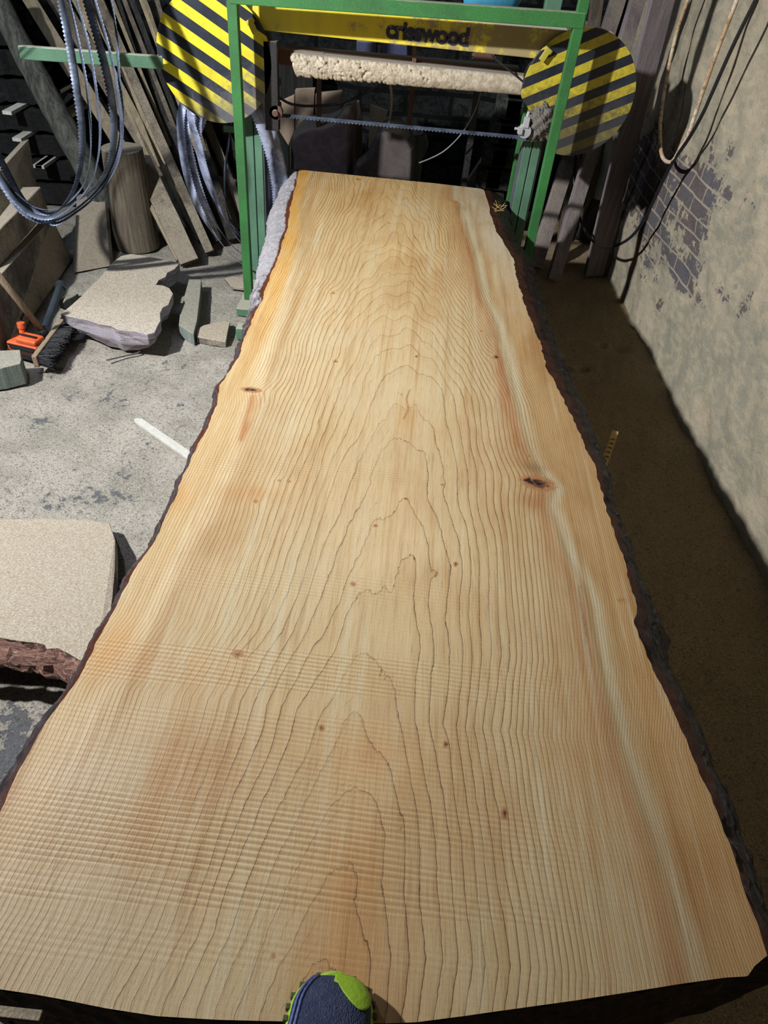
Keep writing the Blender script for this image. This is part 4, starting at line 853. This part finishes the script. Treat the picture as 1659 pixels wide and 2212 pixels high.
# ------------------------------------------------------------------ things in the gap behind the log
def slabstand(pix, Yp, t, mat, label, cat, name, group=None, bev=.004, smooth=False):
    f = []
    for q in pix:
        p = at(q[0], q[1], Yp)
        if len(q) > 2: p.z = q[2]
        f.append(p)
    mb = MB(); mb.prism(f, [p+Vector((0, t, 0)) for p in f]); return tag(mb.obj(name, mat, bevel=bev), label, cat, group)
g2 = 'tan panels behind the log'
slabstand([(597,222),(636,205),(636,282),(624,312),(624,400,.002),(600,400,.002)], 4.45, .03, M_tanpanel, 'tan panel at the left of three standing behind the log', 'panel', 'tan_panel', g2)
slabstand([(639,195),(678,193),(674,275),(640,284),(640,400,.002),(674,400,.002)], 4.43, .03, M_tanpanel, 'middle tan panel of three standing behind the log', 'panel', 'tan_panel', g2)
slabstand([(681,202),(739,197),(735,240),(730,262),(726,400,.002),(677,400,.002)], 4.44, .04, M_tanpanel, 'right tan panel of three standing behind the log', 'panel', 'tan_panel', g2)
slabstand([(749,230),(775,218),(782,262),(786,400,.002),(756,400,.002)], 4.6, .03, M_tanpanel, 'narrow pale board standing right of the tan panels', 'board', 'leaning_board')
slabstand([(800,226),(838,240),(828,278),(812,300),(806,400,.002),(792,400,.002)], 4.55, .03, M_tanpanel, 'pale square panel behind the dark rounded slab', 'panel', 'tan_panel')
slabstand([(584,262),(596,272),(604,290),(622,318),(628,420,.002),(590,420,.002)], 4.1, .03, M_greenblock, 'grey green board leaning beside the left column foot', 'board', 'leaning_board')
slabstand([(600,130),(660,138),(676,150),(676,400,.002),(600,400,.002)], 4.9, .1, M_board_dark, 'dark old planks high on the back wall behind the mill', 'board', 'leaning_board')
# rounded chunk with a root
def chunk(pix, Yp, t, mat, label, amp=.02):
    f = []
    for q in pix:
        p = at(q[0], q[1], Yp)
        if len(q) > 2: p.z = q[2]
        f.append(p)
    c = sum(f, Vector())/len(f); L1 = [c+(p-c)*.9+Vector((0, -.0, 0)) for p in f]; L2 = [p+Vector((0, .04, 0)) for p in f]; L3 = [p+Vector((0, t, 0)) for p in f]
    for p, q in zip(L1, f): p.z = max(p.z, .001) if q.z > .01 else q.z
    n = len(f); mb = MB(); mb.add(L1+L2+L3, [tuple(range(n)), tuple(range(3*n-1, 2*n-1, -1))]+[(i, i+n, (i+1) % n+n, (i+1) % n) for i in range(n)]+[(i+n, i+2*n, (i+1) % n+2*n, (i+1) % n+n) for i in range(n)])
    return mb, label
M_chunk = m_oldwood('violet_chunk', (112, 100, 106), (138, 124, 130), grain=(14, 14, 14), dustlo=.35, amount=.6)
mb, lb = chunk([(626,298),(640,285),(660,276),(700,272),(725,262),(742,238),(756,238),(762,262),(758,300),(756,375),(754,440,.002),(626,440,.002)], 4.12, .28, M_chunk, 'chunk'); o = mb.obj('wood_chunk', M_chunk, bevel=.012); tag(o, 'cracked grey wood chunk with a pointed root standing behind the log, left of centre', 'wood chunk')
mb, lb = chunk([(764,362),(790,345),(806,316),(812,296),(826,280),(848,277),(869,284),(884,298),(894,324),(894,360),(892,440,.002),(762,440,.002)], 4.02, .22, M_chunk, 'chunk'); o = mb.obj('wood_chunk', m_oldwood('brown_chunk', (92, 82, 82), (112, 102, 100), grain=(10, 10, 10), dustlo=.5, amount=.5), bevel=.012); tag(o, 'dark rounded slab of wood standing behind the log near its centre', 'wood chunk')
slabstand([(896,302),(919,290),(925,316),(912,345),(905,420,.002),(897,420,.002)], 4.3, .05, M_greenblock, 'small pale grey block right of the dark rounded slab', 'block', 'wood_block')
# rough stone stub wall in the dark behind
mb = MB()
for r_ in range(6):
    for k in range(2):
        c = at(1075+18*k, 215+30*r_, 4.6); mb.box((c.x, 4.6, .04+.13*r_+.06), (.075, .06, .055))
t_ = NT('rough_stone'); v_ = t_.coord(); f_ = t_.noise(v_, 30, 6, .75); M_stone = t_.out(t_.mix(t_.ramp(f_, .4, .6), s2l((30, 34, 32)), s2l((74, 80, 72))), .95, t_.bump(f_, .03, 1))
tag(mb.obj('stone_pier', M_stone, bevel=.01), 'dark rough stone pier behind the saw blade at the back', 'pier')
# planks right of centre leaning
lean((964, 480), (1150, 200), 4.78, .075, .03, M_board_violet, 'pale plank leaning behind the blade between log end and right cover', group='boards leaning at the back right')
lean((1001, 480), (1166, 225), 4.60, .085, .03, M_board_violet, 'violet grey plank crossing in front of the pale one right of log end', group='boards leaning at the back right')
lean((1082, 480), (1150, 330), 4.45, .035, .03, M_board_violet, 'short narrow plank near the right log corner', group='boards leaning at the back right', over=.5)
# boards against the right wall
def rlean(foot, top, off, w, t, mat, label, side=(1, -.6, 0), over=.0):
    a = onz(foot[0], foot[1], .01); b = onwall(top[0], top[1], off); b = a+(b-a)*(1+over); mb = MB(); mb.beam(a, b, w, t, side, 7, .0015); lo = min(v.z for v in mb.v); mb.v = [v-Vector((0, 0, lo-.012)) for v in mb.v]
    tag(mb.obj('leaning_board', mat, bevel=.002), label, 'board', 'boards leaning at the right wall')
lean((1154, 582), (1322, 40), onwall(1322, 40, .16).y, .085, .035, M_board_violet, 'first board right of the right green post with its foot in the sawdust', group='boards leaning at the right wall', over=.1, zf=.01)
lean((1194, 606), (1365, 40), onwall(1365, 40, .16).y, .075, .04, M_board_violet, 'second board right of the right green post, lit along its edge', group='boards leaning at the right wall', over=.1, zf=.01)
lean((1282, 592), (1420, 40), onwall(1420, 40, .16).y, .115, .035, M_board_violet, 'wide grey board nearest to the brick wall behind the striped cover', group='boards leaning at the right wall', over=.1, zf=.01)
lean((1215, 520), (1290, 0), 4.95, .07, .03, M_board, 'pale board behind the top of the right striped cover', group='boards leaning at the right wall', over=.1)
lean((1240, 510), (1345, 0), 5.0, .05, .03, M_board, 'narrow pale board in the dark gap above the right striped cover', group='boards leaning at the right wall', over=.1)
lean((1110, 480), (1228, 130), 4.75, .07, .03, M_board_violet, 'grey board behind the slotted right column', group='boards leaning at the right wall', over=.2)
lean((1255, 525), (1480, 0), 4.85, .10, .03, M_board_dark, 'dark broad board in the corner beside the wall', group='boards leaning at the right wall', over=.1)
# things on the frame behind the top bar
mb = MB(); p = at(1060, -4, 3.85); mb.tube([p+Vector((-.12, 0, -.01)), p+Vector((-.05, 0, .0)), p+Vector((.09, 0, 0)), p+Vector((.12, 0, -.02))], [.035, .06, .06, .03], 20); tag(mb.obj('blue_motor', M_blue, smooth=True), 'blue rounded motor cover seen above the green top bar', 'motor')
slabstand([(770,88),(812,92),(812,122),(770,118)], 4.05, .1, M_navy, 'dark blue box behind the beam, left of two', 'box', 'blue_box', 'blue boxes behind the beam')
slabstand([(822,92),(880,97),(880,124),(822,120)], 4.08, .1, M_navy, 'dark blue box behind the beam, right of two', 'box', 'blue_box', 'blue boxes behind the beam')
mb = MB(); mb.beam(at(680, 112, 4.1)+Vector((0, .03, -.03)), at(905, 135, 4.1)+Vector((0, .03, -.03)), .02, .2, (0, 0, 1)); 
sh = mb.obj('shelf', M_rust, bevel=.003); tag(sh, 'rusty shelf carrying the dark blue boxes behind the beam', 'shelf')
for q in (at(690, 140, 4.15), at(895, 150, 4.15)):
    mb = MB(); mb.box((q.x, 4.15, q.z/2-.0), (.012, .012, q.z/2)); mb.obj('shelf_leg', M_rust, sh)
mb = MB(); p = at(1045, 122, 3.9); mb.disc(p, .05, 3.9, 3.93, 32); o = mb.obj('rusty_disc', M_rust, bevel=.002); tag(o, 'rusty round gear disc in the dark behind the yellow beam', 'gear')
for k in range(18):
    a = 2*PI*k/18; mb = MB(); mb.box((p.x+.052*math.cos(a), 3.915, p.z+.052*math.sin(a)), (.004, .012, .004)); mb.obj('gear_tooth', M_rust, o)
mb = MB(); mb.box((p.x, 3.97, p.z/2), (.015, .03, p.z/2)); mb.obj('gear_stand', M_blacksteel, o)

# ------------------------------------------------------------------ cables and hoses
def cable(pts, r, mat, label, name, cat='cable', group=None):
    P = crom(pts, .02); mb = MB(); mb.tube(P, r, 10); o = mb.obj(name, mat, smooth=True); return tag(o, label, cat, group)
z5 = lambda L: [(1100+a/2.968, b/2.968) for a, b in L]
H1 = z5([(1180,-120),(1145,0),(1085,170),(1040,350),(1010,500),(985,650),(968,800),(970,940),(985,1010),(1020,1040),(1055,1025),(1110,930),(1150,860),(1230,620),(1340,310),(1460,0),(1510,-130)])
cable([onwall(a, b, .12) for a, b in H1], .0085, M_rope, 'beige dusty hose hanging in a narrow loop on the right wall', 'hose', 'hose')
H2 = z5([(440,860),(425,1010),(415,1150),(430,1300),(460,1420),(500,1500),(560,1565),(630,1585),(720,1560),(800,1500),(870,1400),(930,1280),(1000,1130),(1060,1020),(1150,890),(1230,750),(1290,620),(1400,370),(1480,200),(1580,0),(1640,-130)])
n2 = len(H2); cable([onwall(a, b, .12+.22*max(0, (1-i/9))) for i, (a, b) in enumerate(H2)], .0075, M_cable, 'thick black cable drooping from the right cover up the wall', 'cable')
cable([at(595, 205, 3.8), at(630, 225, 3.85), at(680, 229, 3.9), at(740, 222, 3.9), at(790, 200, 3.85), at(835, 172, 3.8), at(850, 132, 3.62)], .006, M_cable, 'dark cable sagging in front of the tan panels', 'cable')
cable([at(834, 132, 3.62), at(845, 195, 3.75), at(846, 225, 3.8), at(843, 250, 3.82), at(838, 278, 3.84)], .006, M_greycable, 'short pale cable hanging below the crusted bar', 'cable')
cable([at(1044, 142, 3.62), at(1040, 190, 3.8), at(1028, 235, 3.85), at(1000, 285, 3.85), at(965, 322, 3.85), at(935, 340, 3.85), at(905, 352, 3.85)], .0035, M_greycable, 'thin grey wire curving in the dark behind the blade', 'wire')
cable([onz(46, 690, .05), at(88, 600, 3.35), at(112, 520, 3.6), at(120, 470, 3.75)], .004, M_cable, 'thin black cord hanging over the dusty side plank', 'cord')
# pale torn splinter on the near end of the log
mb = MB(); p = onz(34, 2189, .575); mb.box((p.x, p.y, p.z), (.034, .006, .004)); mb.box((p.x, p.y, p.z-.012), (.034, .006, .003)); o = mb.obj('splinter', M_board_pale, log, bevel=.001)

# ------------------------------------------------------------------ shoe on the near end of the log
sx0, ty_ = .002, .283
toe = onz(728, 2098, ZT+.03); shx = toe.x
shoe = thing('shoe', (shx, toe.y-.12, ZT), 'navy blue trainer with lime green toe cap stepping on the near end of the log', 'shoe')
def outline(y):   # half widths left, right of a right shoe, y measured back from the toe (0) to the heel (.29)
    t = y/.29
    w = .052*math.sqrt(max(0, 1-((.16-min(t, .16))/.16)**2)) if t < .16 else np.interp(t, [.16, .35, .55, .8, .93, 1.0], [.052, .056, .046, .040, .033, .008])
    return w
def bend(y): return -.012*(y/.29)
NT_ = 46; K = 28
def ringpts(y, sc_, z0, z1, p=2.6):
    w = outline(y)*sc_; out = []
    for k in range(K):
        a = 2*PI*k/K; c, s = math.cos(a), math.sin(a)
        out.append(Vector((shx+bend(y)+w*math.copysign(abs(c)**(2/p), c), toe.y-y, (z0+z1)/2+(z1-z0)/2*math.copysign(abs(s)**(2/p), s))))
    return out
def loft(rows, name, mat, parent, smooth=True):
    mb = MB(); vs_ = [v for r_ in rows for v in r_]; fs_ = []
    for i in range(len(rows)-1):
        for k in range(K): a = i*K+k; b = i*K+(k+1) % K; fs_.append((a, b, b+K, a+K))
    fs_.append(tuple(range(K))); m = (len(rows)-1)*K; fs_.append(tuple(m+k for k in range(K))); mb.add(vs_, fs_); return mb.obj(name, mat, parent, smooth=smooth)
ysamp = [.29*(1-math.cos(PI*i/NT_))/2 for i in range(NT_+1)]; ysamp[0] = .0006; ysamp[-1] = .2895
M_lime = m_plain('lime_rubber', (164, 208, 52), .55, 120, .003, .2); 
t_ = NT('navy_mesh_fabric'); v_ = t_.coord(); f_ = t_.voro(v_, 420); n_ = t_.noise(v_, 60, 5, .7); c_ = t_.mix(t_.ramp(n_, .4, .7), s2l((34, 44, 74)), s2l((52, 60, 84))); c_ = t_.mix(t_.ramp(t_.noise(v_, 260, 3, .7), .62, .75, 0, .6), c_, s2l((130, 124, 110)))
M_mesh = t_.out(c_, .85, t_.bump(f_, .002, .8))
loft([ringpts(max(y, .0006), 1.06, ZT+.001, ZT+.024+.010*max(0, 1-y/.06), 3.2) for y in ysamp], 'sole', M_lime, shoe)
def toph(y): return float(np.interp(y, [0, .01, .03, .06, .10, .15, .20, .25, .29], [.030, .046, .058, .068, .080, .098, .108, .104, .09]))
loft([ringpts(min(.2895, y+.004), .97, ZT+.012, ZT+toph(y), 2.3) for y in ysamp], 'upper', M_mesh, shoe)
# lime toe cap patch and studs around the sole
def surf(y, a, push=.0015, sc_=.97):
    z0, z1 = ZT+.012, ZT+toph(y); w = outline(y+.004)*sc_; c, s = math.cos(a), math.sin(a); p = 2.3
    return Vector((shx+bend(y)+(w+push)*math.copysign(abs(c)**(2/p), c), toe.y-(y+.004)+push*.6, (z0+z1)/2+((z1-z0)/2+push)*math.copysign(abs(s)**(2/p), s)))
mb = MB(); R_, Q_ = 14, 18; vs_ = []
for i in range(R_+1):
    for j in range(Q_+1):
        f = j/Q_; a = .10+f*1.5; ymax = .012+.030*math.sin(min(1, f*1.05)*PI)**.8; vs_.append(surf(.0008+ymax*i/R_, a, .0025))
mb.add(vs_, [(i*(Q_+1)+j, i*(Q_+1)+j+1, (i+1)*(Q_+1)+j+1, (i+1)*(Q_+1)+j) for i in range(R_) for j in range(Q_)]); o = mb.obj('toe_cap', M_lime, shoe, smooth=True); m_ = o.modifiers.new('thick', 'SOLIDIFY'); m_.thickness = .002
mb = MB(); M_stud = m_plain('dark_green_rubber', (70, 84, 30), .6)
for sd in (-1, 1):
    for i in range(22):
        y = .004+i*.0125; w_ = outline(y)*1.06; mb = MB(); mb.box((shx+bend(y)+sd*(w_+.001), toe.y-y, ZT+.012), (.0035, .0032, .008)); mb.obj('tread_lug', M_stud, shoe, bevel=.001)
M_blue_trim = m_plain('blue_piping', (88, 104, 158), .5)
for q in range(2):
    mb = MB(); P = [surf(y, 2.35+.20*q+.1*math.sin(y*20), .001) for y in np.linspace(.004, .24, 60)]
    mb.tube(P, [.0016+.0008*(i % 2) for i in range(len(P))], 6); mb.obj('piping', M_blue_trim, shoe, smooth=True)
mb = MB()
for i in range(6):
    y = .095+.017*i; mb.tube([surf(y, PI/2+s_, .002) for s_ in np.linspace(-.55, .55, 9)], .0022, 6)
mb.obj('laces', M_blackplastic, shoe, smooth=True)
